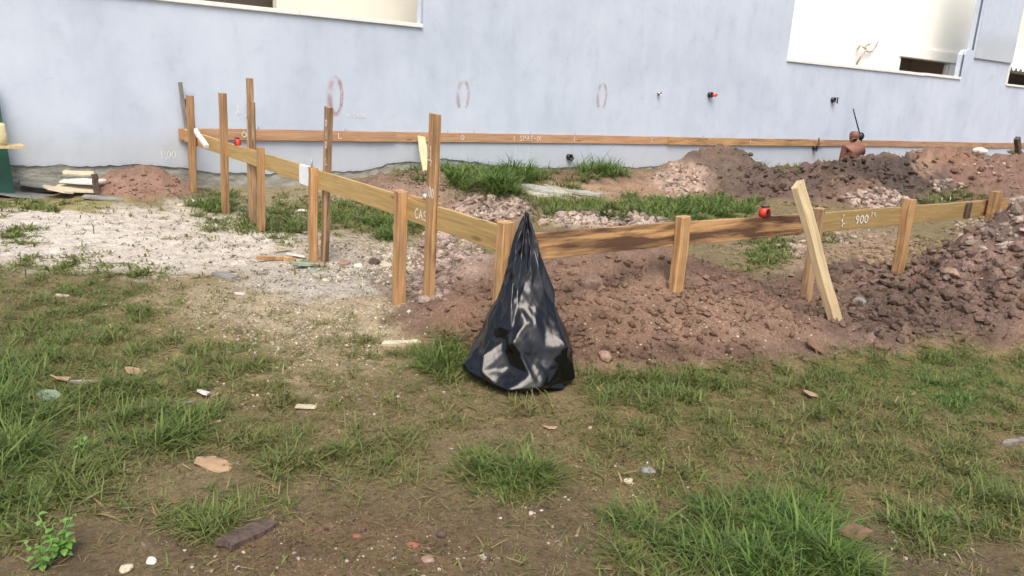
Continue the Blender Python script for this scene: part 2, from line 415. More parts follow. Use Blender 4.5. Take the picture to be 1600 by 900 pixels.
def tube_bm(bm, pts, rad, n=8, cap=True):
    pts = [Vector([float(v) for v in p]) for p in pts]; rings = []
    if not isinstance(rad, (list, tuple)): rad = [rad] * len(pts)
    for i, p in enumerate(pts):
        t = (pts[min(i + 1, len(pts) - 1)] - pts[max(i - 1, 0)]).normalized()
        a = t.orthogonal().normalized() if i == 0 else (a - t * a.dot(t)).normalized()
        b = t.cross(a)
        rings.append([bm.verts.new(p + (a * math.cos(k * 2 * math.pi / n) + b * math.sin(k * 2 * math.pi / n)) * rad[i]) for k in range(n)])
    for r0, r1 in zip(rings, rings[1:]):
        for k in range(n): bm.faces.new((r0[k], r0[(k + 1) % n], r1[(k + 1) % n], r1[k]))
    if cap: bm.faces.new(rings[0]); bm.faces.new(rings[-1])
def tube(name, pts, rad, mat, parent=None, n=8):
    base = Vector([float(v) for v in pts[0]])
    bm = bmesh.new(); tube_bm(bm, [Vector([float(v) for v in p]) - base for p in pts], rad, n)
    o = obj(name, from_bm(name, bm, True), mat, parent)
    o.location = base - (Vector(parent.location) if parent else Vector((0, 0, 0)))
    return o
GLYPH = {
    'C': [[(.9, .85), (.5, 1), (.1, .7), (.05, .3), (.4, 0), (.9, .15)]],
    'A': [[(0, 0), (.45, 1), (.95, 0)], [(.2, .4), (.75, .4)]],
    'S': [[(.9, .85), (.5, 1), (.1, .8), (.3, .55), (.8, .4), (.85, .15), (.45, 0), (.05, .12)]],
    'D': [[(.1, 0), (.1, 1), (.6, .9), (.9, .5), (.6, .08), (.1, 0)]],
    'P': [[(.1, 0), (.1, 1), (.7, .9), (.75, .6), (.1, .5)]],
    'T': [[(.5, 0), (.5, 1)], [(0, .98), (1, 1)]],
    '1': [[(.3, .8), (.5, 1), (.5, 0)]], ',': [[(.4, .1), (.25, -.2)]], '.': [[(.4, .0), (.5, .08)]], '-': [[(.1, .5), (.9, .5)]],
    '0': [[(.5, 1), (.1, .7), (.1, .3), (.5, 0), (.9, .3), (.9, .7), (.5, 1)]],
    '9': [[(.85, .6), (.4, .5), (.1, .75), (.45, 1), (.85, .85), (.8, .4), (.5, 0)]],
    '8': [[(.5, .52), (.15, .75), (.5, 1), (.85, .75), (.5, .52), (.1, .25), (.5, 0), (.9, .25), (.5, .52)]],
    'O': [[(.5, 1), (.05, .7), (.05, .3), (.5, 0), (.95, .3), (.95, .7), (.5, 1)]],
    'V': [[(0, 1), (.5, 0), (1, 1), (0, 1)]], '|': [[(.5, 0), (.5, 1)]], '(': [[(.7, 1), (.3, .5), (.7, 0)]],
    'L': [[(.1, 1), (.1, 0), (.9, .05)]], '4': [[(.2, 1), (.1, .45), (.9, .5), (.65, .48), (.7, 1), (.65, 0)]], 'J': [[(.6, 1), (.65, .2), (.3, 0)]],
    '/': [[(.2, 0), (.8, 1)]],
}
def stroke_mesh(name, lines, width, jit=0.0, ragged=True):
    "flat ribbons in the local XZ plane facing -Y, with a little thickness"
    bm = bmesh.new(); rn = random.Random(5)
    for k, ln in enumerate(lines):
        P = []
        for a, b in zip(ln, ln[1:]):
            n = max(2, int((Vector(b) - Vector(a)).length / (width * 1.2)))
            P += [Vector(a).lerp(Vector(b), i / n) for i in range(n)]
        P.append(Vector(ln[-1])); prev = None
        for i, p in enumerate(P):
            t = (P[min(i + 1, len(P) - 1)] - P[max(i - 1, 0)]); t = t.normalized() if t.length else Vector((1, 0))
            n = Vector((-t.y, t.x)) * width / 2 * (rn.uniform(0.55, 1.25) if ragged else 1.0); q = p + Vector((rn.uniform(-1, 1), rn.uniform(-1, 1))) * jit
            y = -0.0006 * k
            cur = [bm.verts.new((q.x + n.x, y, q.y + n.y)), bm.verts.new((q.x - n.x, y, q.y - n.y))]
            if prev: bm.faces.new((prev[0], prev[1], cur[1], cur[0]))
            prev = cur
    me = bpy.data.meshes.new(name); bm.to_mesh(me); bm.free(); return me
def writing(name, text, origin, right, h, wch, width, mat='chalk', parent=None, up=(0, 0, 1)):
    lines = []; x = 0
    for ch in text:
        if ch != ' ':
            for ln in GLYPH[ch]: lines.append([(x + a * wch * 0.8, b * h) for a, b in ln])
        x += wch * (0.5 if ch in ',.|' else 1)
    me = stroke_mesh(name, lines, width, width * 0.2)
    o = obj(name, me, mat, parent)
    r = Vector(right).normalized(); u = Vector(up).normalized(); f = u.cross(r)   # local Y
    m = Matrix((r, f, u)).transposed().to_4x4(); m.translation = Vector([float(v) for v in origin]) - (Vector(parent.location) if parent else Vector((0, 0, 0)))
    o.matrix_local = m; return o

# ================================================================== GROUND (one sheet, finer where the site is)
def zone_color(px, py, X, Y, m):
    "real soil colours by area: sand, gravel, tan soil, mud, dug earth, pale marl; plus one dark patch standing for a pit"
    nx = 26 * noise(X * 2.2, Y * 2.2, 60) + 12 * noise(X * 7, Y * 7, 61); ny = 0.45 * (26 * noise(X * 2.2, Y * 2.2, 62) + 12 * noise(X * 7, Y * 7, 63))
    qx = px + nx; qy = py + ny
    c = np.tile(np.array(lin((121, 107, 78))), (len(px), 1))
    Z = [
        (800, 880, 1100, 130, (104, 89, 66), .85), (550, 860, 280, 60, (110, 88, 66), .5),
        (420, 520, 330, 110, (152, 137, 106), .9), (480, 485, 240, 64, (170, 156, 130), .85), (200, 560, 260, 90, (122, 112, 68), .7),
        (200, 380, 340, 58, (196, 188, 176), 1), (60, 360, 220, 44, (200, 193, 183), .9), (330, 345, 160, 40, (188, 180, 168), .8),
        (500, 430, 150, 45, (176, 170, 160), .9), (560, 395, 130, 40, (180, 168, 150), .7), (640, 440, 60, 50, (150, 128, 112), .8),
        (900, 700, 240, 50, (114, 99, 74), .6), (1430, 860, 130, 50, (104, 92, 72), .8), (1250, 700, 480, 130, (116, 102, 62), .55),
        (1450, 590, 230, 50, (112, 108, 58), .7), (90, 650, 160, 170, (100, 98, 54), .6),
        (800, 290, 140, 40, (118, 112, 62), .6), (900, 300, 90, 10, (188, 186, 170), .9), (1000, 330, 200, 22, (122, 122, 68), .7),
        (1290, 390, 170, 45, (150, 128, 108), .8), (1300, 470, 170, 60, (112, 93, 80), .9), (440, 293, 46, 8, (84, 68, 58), .9), (640, 300, 130, 40, (148, 124, 104), .7), (960, 290, 120, 26, (150, 122, 100), .8),  # narrow dark ellipse paints in the darkness of a pit; no hollow modelled
        (100, 318, 120, 14, (150, 142, 96), .8), (450, 300, 170, 22, (160, 148, 120), .6),
    ]
    for cx, cy, rx, ry, cc, st in Z:
        d = np.sqrt(((qx - cx) / rx) ** 2 + ((qy - cy) / ry) ** 2)
        f = (st * (1 - sstep(0.62, 1.08, d)))[:, None]
        c = c * (1 - f) + np.array(lin(cc)) * f
    # dug earth on the heaps
    earth = np.tile(np.array(lin((122, 100, 84))), (len(px), 1))
    E = [(1000, 480, 330, 120, (133, 108, 91), 1), (860, 530, 220, 50, (112, 89, 73), .7), (1050, 555, 260, 24, (104, 82, 68), .8), (1150, 440, 120, 30, (118, 95, 80), .6), (1440, 470, 190, 100, (116, 96, 85), 1), (1420, 350, 90, 26, (92, 78, 68), .9),
         (1420, 480, 130, 45, (92, 76, 67), .7), (1560, 400, 120, 70, (134, 112, 102), .8), (1560, 330, 40, 60, (96, 84, 78), .6),
         (1150, 270, 110, 50, (104, 88, 78), 1), (1060, 285, 60, 40, (172, 148, 132), .9), (1230, 290, 90, 50, (96, 80, 72), .95),
         (1340, 300, 80, 35, (120, 98, 84), .8), (1380, 262, 110, 26, (74, 63, 58), .9), (1430, 280, 60, 40, (78, 67, 62), .9), (1490, 280, 34, 26, (84, 74, 72), .95),
         (1550, 270, 90, 40, (126, 98, 84), .9), (1475, 240, 50, 20, (138, 106, 88), .9), (1450, 255, 24, 24, (150, 124, 104), .8),
         (760, 325, 90, 30, (158, 138, 126), .9), (940, 345, 130, 22, (186, 170, 158), 1), (700, 410, 90, 60, (164, 142, 128), .9), (740, 480, 80, 50, (132, 104, 86), .8),
         (225, 290, 120, 30, (142, 114, 100), 1), (670, 300, 90, 40, (142, 120, 106), .9)]
    for cx, cy, rx, ry, cc, st in E:
        d = np.sqrt(((qx - cx) / rx) ** 2 + ((qy - cy) / ry) ** 2)
        f = (st * (1 - sstep(0.55, 1.1, d)))[:, None]
        earth = earth * (1 - f) + np.array(lin(cc)) * f
    k = sstep(0.015, 0.075, m + 0.025 * noise(X * 6, Y * 6, 66))[:, None]
    return c * (1 - k) + earth * k

yaw = math.atan2(ROT[0] @ np.array([0, 0, -1]), ROT[1] @ np.array([0, 0, -1]))   # from +Y towards +X
def build_ground():
    rs = [0.35]
    while rs[-1] < 30: rs.append(rs[-1] + max(0.013, 0.0062 * rs[-1]) * (1 if rs[-1] < 13 else 2.2))
    rs += [40, 60, 100, 180, 340, 700]
    rs = np.array(rs)
    th = np.concatenate([np.linspace(-44, 44, 560), np.linspace(44, 316, 50)[1:-1]])
    th = np.radians(th) + yaw
    R, T = np.meshgrid(rs, th, indexing='ij')
    X = (R * np.sin(T)).ravel(); Y = (R * np.cos(T)).ravel()
    Zz = height(X, Y); m = mound_sum(X, Y)
    V = np.stack([X, Y, Zz], 1)
    px, py = proj(V)
    # outside the view the soil goes on as the plain tan soil
    infront = ((V - EYE) @ ROT)[:, 2] < -0.3
    px = np.where(infront, px, -5000); py = np.where(infront, py, 5000)
    C = zone_color(px, py, X, Y, m)
    nr, nth = len(rs), len(th)
    i = np.arange(nr - 1)[:, None] * nth; j = np.arange(nth)[None, :]; j2 = (j + 1) % nth
    Q = np.stack([i + j, i + nth + j, i + nth + j2, i + j2], -1).reshape(-1, 4)
    V = np.vstack([V, [[0, 0, H(0, 0)]]]); C = np.vstack([C, C[:1]])
    c = len(V) - 1; jj = np.arange(nth)
    tri = np.stack([np.full(nth, c), jj, (jj + 1) % nth], 1)
    o = obj('ground', np_mesh('ground', V, Q[:, ::-1], tri[:, ::-1], True, C), 'ground')
    tag(o, kind='structure')
build_ground()

# ================================================================== WALL
WY = 10.40
wall = empty('boundary_wall', (10, WY, 0), 'long pale blue-grey rendered wall with high notches behind the building plot', 'wall')
def edge_z(x):
    xs = [-8, 0.6, 1.2, 2.0, 2.5, 2.9, 3.4, 3.9, 4.3, 4.8, 5.3, 5.8, 6.3, 7.0, 7.6, 8.4, 9.4, 10.4, 11, 14, 20, 60]
    zs = [.26, .30, .30, .30, .26, .20, .165, .19, .17, .19, .27, .33, .36, .28, .22, .20, .22, .20, .21, .15, .15, .15]
    return np.interp(x, xs, zs) + 0.028 * fbm(np.asarray(x) * 2.3, 0 * np.asarray(x), 90, 5, 0.62)
def build_plaster():
    # painted skin: lower edge broken off irregularly, upper outline with the notches of the terraces
    tops = [(-8, 5.2), (0.4, 5.2), (0.4, 2.20), (5.83, 2.20), (5.83, 5.6), (14.25, 5.6), (14.25, 2.29), (21.45, 2.32), (21.45, 2.93), (21.52, 3.02), (21.62, 3.06), (21.86, 3.06), (21.86, 6.2), (24.06, 6.2), (24.06, 2.28), (29.5, 2.28), (29.5, 6), (46, 6)]
    xs = np.arange(-8, 46.0001, 0.035)
    bm = bmesh.new()
    bx = sorted(set([t[0] for t in tops]))
    segs = []
    for (xa, za), (xb, zb) in zip(tops, tops[1:]):
        if xb > xa: segs.append((xa, xb, za, zb))
    for xa, xb, za, zb in segs:
        cols = np.unique(np.concatenate([[xa], xs[(xs > xa) & (xs < xb)], [xb]]))
        ez = edge_z(cols)
        prev = None
        for x, e in zip(cols, ez):
            t = za + (zb - za) * (x - xa) / (xb - xa)
            f = [bm.verts.new((x - 10, 0, z)) for z in (e, e + 0.03 + 0.02 * random.random(), t)]
            f[0].co.y = 0.002
            b = [bm.verts.new((x - 10, 0.03, z)) for z in (e, t)]
            cur = f + b
            if prev:
                bm.faces.new((prev[0], cur[0], cur[1], prev[1])); bm.faces.new((prev[1], cur[1], cur[2], prev[2]))
                bm.faces.new((prev[3], cur[3], cur[0], prev[0])); bm.faces.new((prev[2], cur[2], cur[4], prev[4]))
            prev = cur
    me = bpy.data.meshes.new('painted_render'); bm.to_mesh(me); bm.free()
    obj('painted_render', me, 'wall', wall)
    # masonry behind, its foot bare and lumpy
    cols = np.arange(-8, 46.01, 0.06); zs = np.linspace(-0.9, 0.62, 34)
    XX, ZZ = np.meshgrid(cols, zs, indexing='ij')
    YY = 0.022 + 0.016 * fbm(XX * 6, ZZ * 9, 95, 4, 0.6)
    V = np.stack([XX - 10, np.clip(YY, 0.008, 0.06), ZZ], -1).reshape(-1, 3)
    n, k = XX.shape
    i = np.arange(n - 1)[:, None] * k; j = np.arange(k - 1)[None, :]
    Q = np.stack([i + j, i + k + j, i + k + j + 1, i + j + 1], -1).reshape(-1, 4)
    obj('bare_footing', np_mesh('bare_footing', V, Q, None, True), 'concrete', wall)
    bm = bmesh.new()
    for xa, xb, za, zb in segs:
        vs = [bm.verts.new((x - 10, y, z)) for x, z in ((xa, -0.9), (xb, -0.9), (xb, zb - 0.004), (xa, za - 0.004)) for y in (0.062, 0.17)]
        for f in ((0, 2, 4, 6), (1, 7, 5, 3), (4, 5, 7, 6), (0, 1, 3, 2), (0, 6, 7, 1), (2, 3, 5, 4)): bm.faces.new([vs[q] for q in f])
    obj('masonry', from_bm('masonry', bm), 'wall', wall)
build_plaster()
# copings on the notches (white caps that overhang and throw a thin shadow line)
for xa, xb, z in ((0.4, 5.83, 2.20), (14.25, 21.45, 2.305), (24.06, 29.5, 2.28)):
    nseg = max(2, int((xb - xa) / 1.6))
    for q in range(nseg):
        x0 = xa + (xb - xa) * q / nseg; x1 = xa + (xb - xa) * (q + 1) / nseg - 0.006
        dz = random.uniform(-0.004, 0.004)
        box('coping_piece', (x0, WY - 0.035, z + dz + (0.03 * 0 if z != 2.305 else (x0 - xa) / (xb - xa) * 0.02 - 0.01)), (x1, WY + 0.2, z + dz + 0.055 + (0 if z != 2.305 else (x0 - xa) / (xb - xa) * 0.02)), 'white', wall, 0.006)
# projecting pier box and its ledge
box('pier_box', (21.95, WY - 0.05, 2.87), (24.05, WY + 0.02, 6.1), 'wall', wall, 0.01)
# white edge strip beside the far opening
box('opening_trim', (24.0, WY - 0.02, 2.30), (24.07, WY + 0.16, 2.86), 'white', wall, 0.004)

# ---------------- houses behind, cream painted
def facade(name, label, x0, x1, z0, z1, y, holes, mat='cream', room=1.2):
    "wall with real openings: strips between the holes, reveals, a room behind each"
    h = empty(name, ((x0 + x1) / 2, y, z0), label, 'house')
    off = Vector(h.location)
    xs = sorted(set([x0, x1] + [v for a in holes for v in a[:2]])); zs = sorted(set([z0, z1] + [v for a in holes for v in a[2:4]]))
    bm = bmesh.new()
    for xa, xb in zip(xs, xs[1:]):
        for za, zb in zip(zs, zs[1:]):
            cx, cz = (xa + xb) / 2, (za + zb) / 2
            if any(a[0] < cx < a[1] and a[2] < cz < a[3] for a in holes): continue
            box_bm(bm, Vector((xa, y, za)) - off, Vector((xb, y + 0.15, zb)) - off)
    bmesh.ops.remove_doubles(bm, verts=bm.verts[:], dist=1e-4)
    obj('wall', from_bm('wall', bm), mat, h)
    for xa, xb, za, zb in holes:
        bm = bmesh.new(); e = 0.004
        lo = Vector((xa - .4, y + 0.155, za - .3)) - off; hi = Vector((xb + .4, y + 0.155 + room, zb + 0.25)) - off
        vs = [bm.verts.new((x, yy, z)) for z in (lo.z, hi.z) for yy in (lo.y, hi.y) for x in (lo.x, hi.x)]
        for f in ((0, 1, 3, 2), (4, 6, 7, 5), (2, 3, 7, 6), (0, 2, 6, 4), (1, 5, 7, 3)): bm.faces.new([vs[i] for i in f])
        obj('room', from_bm('room', bm), 'interior', h)
    return h
Yh = 11.7
pa = onY(330, 0, Yh); pb = onY(432, 12, Yh)
h1 = facade('cream_house', 'cream painted house behind the notch above the tall stakes', -3.0, 7.5, 0.0, 6.4, Yh, [(pa[0] - 1.2, pb[0], 1.2, pb[2] + 1.1)])
pc = onY(1408, 90, Yh); pd = onY(1482, 118, Yh)
h2 = facade('cream_house', 'cream painted house with a low window and hose stubs, behind the wide notch', 12.6, 24.4, 0.0, 7.2, Yh, [(pc[0], pd[0], 1.6, pc[2] + 0.02)], 'cream_overexposed')
box('window_head', (pc[0] - .12, Yh - 0.05, pc[2] + 0.03), (pd[0] + .9, Yh - 0.004, pc[2] + 0.30), 'cream_overexposed', h2, 0.008)
box('window_jamb', (pd[0] - .16, Yh + 0.02, 1.65), (pd[0] - .04, Yh + 0.10, pc[2] - 0.03), 'white', h2, 0.006)
h3 = facade('cream_house', 'cream house past the pier, with a shaded opening under corrugated roofing', 24.5, 34, 0.0, 7.2, Yh, [(24.9, 32, 1.6, 2.78)])
# corrugated awning over the far opening
def awning():
    bm = bmesh.new(); prev = None
    for i in range(0, 220):
        x = 24.3 + i * 0.025; d = 0.045 * math.sin(i * 0.025 / 0.30 * 2 * math.pi)
        a = [bm.verts.new((x - 24.3, 0, d)), bm.verts.new((x - 24.3, 1.0, d + 0.25)), bm.verts.new((x - 24.3, 0, d + 0.012)), bm.verts.new((x - 24.3, 1.0, d + 0.262))]
        if prev:
            bm.faces.new((prev[0], a[0], a[1], prev[1])); bm.faces.new((prev[2], prev[3], a[3], a[2])); bm.faces.new((prev[0], prev[2], a[2], a[0])); bm.faces.new((prev[1], a[1], a[3], prev[3]))
        prev = a
    o = obj('corrugated_awning', from_bm('corrugated_awning', bm), 'white'); o.location = (24.3, 10.75, 2.78)
    tag(o, 'white corrugated roofing sheet above the shaded opening past the pier', 'awning')
awning()
# loose hoses poking out of the cream wall
for k, (pts, lab) in enumerate([
    ([(1338, 101), (1344, 90), (1349, 82), (1353, 79), (1358, 81), (1364, 79), (1369, 72), (1372, 65)], 'hose'),
    ([(1341, 75), (1343, 72), (1348, 73), (1353, 76)], 'hose'), ([(1352, 72), (1358, 69), (1362, 67)], 'hose')]):
    P = [onY(x, y, Yh - 0.10 - 0.05 * math.sin(i)) for i, (x, y) in enumerate(pts)]
    P[0] = onY(*pts[0], Yh + 0.02)
    tube('hose_stub', P, 0.022, 'sponge' if k else 'pinkwood', h2, 6)

# ---------------- pipe sleeves, marks on the wall
def sleeve(px, py, r, mat, label, tail=None, rag=None):
    p = onY(px, py, WY); t = empty('pipe_sleeve', (p[0], WY, p[2]), label, 'pipe')
    bm = bmesh.new(); n = 16
    R = [[bm.verts.new((rr * math.cos(k * 2 * math.pi / n), yy, rr * math.sin(k * 2 * math.pi / n))) for k in range(n)] for rr, yy in ((r, 0.02), (r, -0.07), (r * .78, -0.07), (r * .78, 0.01))]
    for a, b in zip(R, R[1:]):
        for k in range(n): bm.faces.new((a[k], a[(k + 1) % n], b[(k + 1) % n], b[k]))
    bm.faces.new(R[-1])
    obj('ring', from_bm('ring', bm, True), mat, t)
    if tail:
        P = [p + np.array(v) for v in tail]; tube('tail', P, 0.016, 'black', t, 6)
    if rag: tube('plug', [p + np.array([0.02, -0.06, 0.0]), p + np.array([0.07, -0.10, -0.01]), p + np.array([0.10, -0.10, 0.015])], 0.024, rag, t, 8)
    return t
sleeve(888, 245, 0.05, 'black', 'black pipe sleeve low in the wall under the long board', [(0.03, -.03, 0.03), (0.05, -.08, -.02), (0.0, -.09, -.06)])
sleeve(1271, 231, 0.05, 'black', 'black pipe sleeve with a cord hanging just under the long board', [(0.06, -.06, 0.22), (0.05, -.08, .05), (0.02, -.10, -.02), (-.04, -.1, -.06)])
sleeve(1108, 148, 0.05, 'black', 'black pipe sleeve with a red plug high on the wall', None, 'red')
sleeve(1300, 156, 0.055, 'black', 'plain black pipe sleeve on the wall above the worker', [(0.02, -.03, 0.02), (0.06, -.1, .06), (0.05, -.1, -.07)])
sleeve(1028, 146, 0.028, 'steel', 'tiny grey pipe end high on the wall between two red marks')
for cx, y0, y1, wpx in ((523, 120, 176, 22), (723, 126, 168, 18), (940, 130, 168, 14)):
    pc_ = onY(cx, (y0 + y1) / 2, WY); top = onY(cx, y0, WY)[2]; bot = onY(cx, y1, WY)[2]
    e1 = onY(cx + wpx / 2, 150, WY)[0] - onY(cx - wpx / 2, 150, WY)[0]
    lines = []
    for s in range(3 if cx < 600 else 2):
        ww = e1 / 2 * (1 - 0.12 * s); L = []
        for k in range(37):
            a = math.radians(-60 + 300 * k / 36) if cx > 600 else math.radians(k * 10)
            L.append((ww * math.cos(a) + 0.01 * s, (top - bot) / 2 * math.sin(a) * (1 - .05 * s) - (0.0 if math.sin(a) > -0.5 else 0.03)))
        lines.append(L)
    o = obj('spray_mark', stroke_mesh('spray_mark', lines, 0.05, 0.0, False), 'spray', wall)
    o.location = (pc_[0] - 10, -0.004, (top + bot) / 2)
writing('wall_chalk', 'D-CASA', (onY(541, 183, WY)[0], WY - 0.004, onY(541, 183, WY)[2]), (1, 0, 0), 0.055, 0.05, 0.007, 'chalk', wall)
writing('wall_chalk', '1,00', (onY(250, 247, WY)[0], WY - 0.004, onY(250, 247, WY)[2]), (1, 0, 0), 0.085, 0.055, 0.009, 'chalk', wall)
writing('wall_chalk', 'J', (onY(368, 178, WY)[0], WY - 0.004, onY(368, 178, WY)[2]), (1, 0, 0), 0.13, 0.05, 0.008, 'chalk', wall)
writing('wall_chalk', 'O', (onY(369, 179, WY)[0], WY - 0.0055, onY(369, 178, WY)[2] - .01), (1, 0, 0), 0.05, 0.05, 0.008, 'chalk', wall)
for x_ in (803, 823): writing('wall_chalk', '|', (onY(x_, 255, WY)[0], WY - 0.004, onY(x_, 255, WY)[2]), (1, 0, 0), 0.28, 0.03, 0.006, 'chalk', wall)

# ================================================================== BATTER BOARDS
def mark(par, text, p, right, h, wch, width=0.008):
    for k, ch in enumerate(text): writing('chalk_mark', ch, Vector([float(v) for v in p]) + Vector(right) * (wch * k), right, h, wch, width, 'chalk', par)
XL = 2.50                                   # plane of the side run
side = empty('batter_board', (XL, 6.9, 0), 'batter board run of yellowed planks on posts, from the bin bag back to the wall', 'batter board', 'batter board runs around the plot')
def post_left(Y, top, base_z, wide, thick, mat, inside=False, xoff=0.0, top_slope=0.05, lean=(0, 0), name='post'):
    # outside posts stand on the camera side of the board, inside ones behind it
    t2 = thick / 2
    X = XL - t2 + 0.004 if not inside else XL + 0.026 + t2
    X += xoff
    b = min(base_z, H(X, Y)) - 0.18
    return timber(name, (X - lean[0], Y - lean[1], b), (X + lean[0], Y + lean[1], top), wide, thick, (0, 1, 0), mat, side, 14, 0.003, top_slope)
# planks: z .60 to .745
def plank_left(y0, y1, mat, z=0.672, hgt=0.145, x=XL + 0.0125, dz=(0, 0)):
    timber('plank', (x, y0, z + dz[0]), (x, y1, z + dz[1]), hgt, 0.025, (0, 0, 1), mat, side, 22, 0.0025)
plank_left(3.42, 6.05, 'wood_yellow')
plank_left(6.052, 9.35, 'wood_yellow')
plank_left(9.0, 10.36, 'wood_orange', 0.664, 0.15, XL + 0.039)
post_left(4.62, 0.785, 0.0, 0.075, 0.072, 'wood_orange')
post_left(4.25, 1.30, 0.0, 0.10, 0.032, 'wood_orange', xoff=0)
post_left(6.13, 0.765, 0.0, 0.07, 0.06, 'wood_orange')
post_left(7.40, 0.80, 0.0, 0.085, 0.055, 'wood_orange')
post_left(8.53, 1.24, 0.0, 0.10, 0.06, 'wood_orange', lean=(0.0, 0.0))
post_left(9.77, 1.16, 0.0, 0.09, 0.07, 'wood_orange')
post_left(6.03, 1.245, 0.0, 0.075, 0.045, 'wood_old', inside=True, lean=(0, -0.04))
post_left(7.90, 1.41, 0.0, 0.08, 0.05, 'wood_old', inside=True)
post_left(7.80, 1.19, 0.0, 0.04, 0.04, 'wood_old', inside=True, xoff=-0.0)
timber('post', (2.60, 10.28, -0.1), (2.57, 10.28, 0.74), 0.06, 0.05, (1, 0, 0), 'wood_orange', side, 10, 0.003)
timber('stake', (2.575, 10.31, 0.55), (2.50, 10.33, 1.29), 0.045, 0.025, (1, 0, 0), 'wood_grey', side, 10, 0.003)
timber('stake', (2.60, 10.325, 0.50), (2.575, 10.34, 1.10), 0.035, 0.03, (1, 0, 0), 'wood_dark', side, 10, 0.003)
# corner post where the two runs meet
timber('post', (XL - 0.028, 3.435, 0.0), (XL - 0.028, 3.435, 0.785), 0.075, 0.08, (1, -0.05, 0), 'wood_orange', side, 12, 0.003, 0.03)
# short white stub wedged at the far corner
pw0 = onX(306, 204, 2.40); pw1 = onX(323, 229, 2.40)
timber('white_stub', pw0, pw1, 0.045, 0.04, (0, 1, 0), 'white', side, 8, 0.004)
# nails standing in post tops
for (y, x) in ((6.11, 2.455), (6.15, 2.475)):
    tube('nail', [(x, y, 0.74), (x + 0.004, y, 0.835)], 0.0035, 'steel', side, 5)
# paper wrapped over the plank
py0, py1 = onX(468, 270, XL)[1], onX(489, 276, XL)[1]
box('paper_wrap', (XL - 0.004, py1, 0.59), (XL + 0.029, py0, 0.7485), 'paper', side, 0.001)
L_ = (0, -1, 0)
q = onX(649, 338, XL); mark(side, 'CASA', (XL - 0.004, q[1], 0.633), L_, 0.062, 0.055, 0.008)
fx = XL - 0.0315      # chalk on the tall flat post
mark(side, '|', (fx, 4.27, 1.02), L_, 0.09, 0.03, 0.007); mark(side, 'V', (fx, 4.286, 0.95), L_, 0.075, 0.055, 0.007)
mark(side, '1', (fx, 4.295, 0.80), L_, 0.07, 0.03, 0.008); mark(side, '0', (fx, 4.264, 0.80), L_, 0.065, 0.034, 0.008); mark(side, '0', (fx, 4.230, 0.795), L_, 0.06, 0.034, 0.008)
for z_, t_ in ((1.10, 'O'), (0.93, '0'), (1.0, '|'), (0.80, 'L')): mark(side, t_, (XL + 0.0235, 6.0, z_), L_, 0.05, 0.045, 0.008)
for z_, t_ in ((1.16, '|'), (1.05, '/'), (0.92, '|'), (0.82, '/')): mark(side, t_, (XL + 0.0235, 7.915, z_), L_, 0.10, 0.04, 0.009)

YF = 3.28
front = empty('batter_board', (5.0, YF, 0), 'batter board run of stained planks and short posts crossing the near earth heap', 'batter board', 'batter board runs around the plot')
def plank_front(x0, x1, mat, z=0.672, dz=(0, 0), y=YF + 0.0125, hgt=0.145):
    timber('plank', (x0, y, z + dz[0]), (x1, y, z + dz[1]), hgt, 0.025, (0, 0, 1), mat, front, 20, 0.0025)
plank_front(2.50, 5.06, 'wood_stained', dz=(0.0, 0.0))
plank_front(5.062, 7.60, 'wood_yellow', dz=(0, 0.004))
plank_front(7.3, 10.4, 'wood_orange', y=YF + 0.039)
timber('cleat', (7.33, YF - 0.012, 0.60), (7.33, YF - 0.012, 0.742), 0.07, 0.02, (1, 0, 0), 'wood_dark', front, 4, 0.002)
def post_front(X, top, wide, thick, mat='wood_orange', lean=0.0, **k):
    Y = YF - thick / 2 + 0.004
    timber('post', (X - lean, Y, H(X, Y) - 0.25), (X + lean * 0.3, Y, top), wide, thick, (1, 0, 0), mat, front, 12, 0.003, 0.06)
post_front(3.665, 0.79, 0.08, 0.06)
post_front(5.07, 0.785, 0.075, 0.06, 'wood_old')
post_front(6.28, 0.81, 0.085, 0.07)
post_front(7.76, 0.83, 0.115, 0.07)
qf = onY(1335, 349, YF); mark(front, '900', (qf[0], YF - 0.004, 0.642), (1, 0, 0), 0.062, 0.062, 0.009)
qf = onY(1357, 336, YF); mark(front, '1', (qf[0] + .02, YF - 0.004, 0.69), (1, 0, 0), 0.034, 0.05, 0.007); mark(front, '4', (qf[0] + .07, YF - 0.004, 0.685), (1, 0, 0), 0.034, 0.04, 0.007)
qf = onY(1312, 350, YF); mark(front, '(', (qf[0], YF - 0.004, 0.63), (1, 0, 0), 0.09, 0.06, 0.007); mark(front, 'L', (qf[0] + 0.02, YF - 0.004, 0.65), (1, 0, 0), 0.05, 0.05, 0.006)
qf = onY(1576, 325, YF + .026); [mark(front, '4', (qf[0] + dd, YF + 0.022, 0.655), (1, 0, 0), 0.07, 0.07, 0.009) for dd in (0, .07)]
for px_ in (1470, 1483): 
    qn = onY(px_, 322, YF + 0.012); tube('nail', [(qn[0], YF + 0.012, 0.73), (qn[0], YF + 0.014, 0.80)], 0.003, 'steel', front, 5)

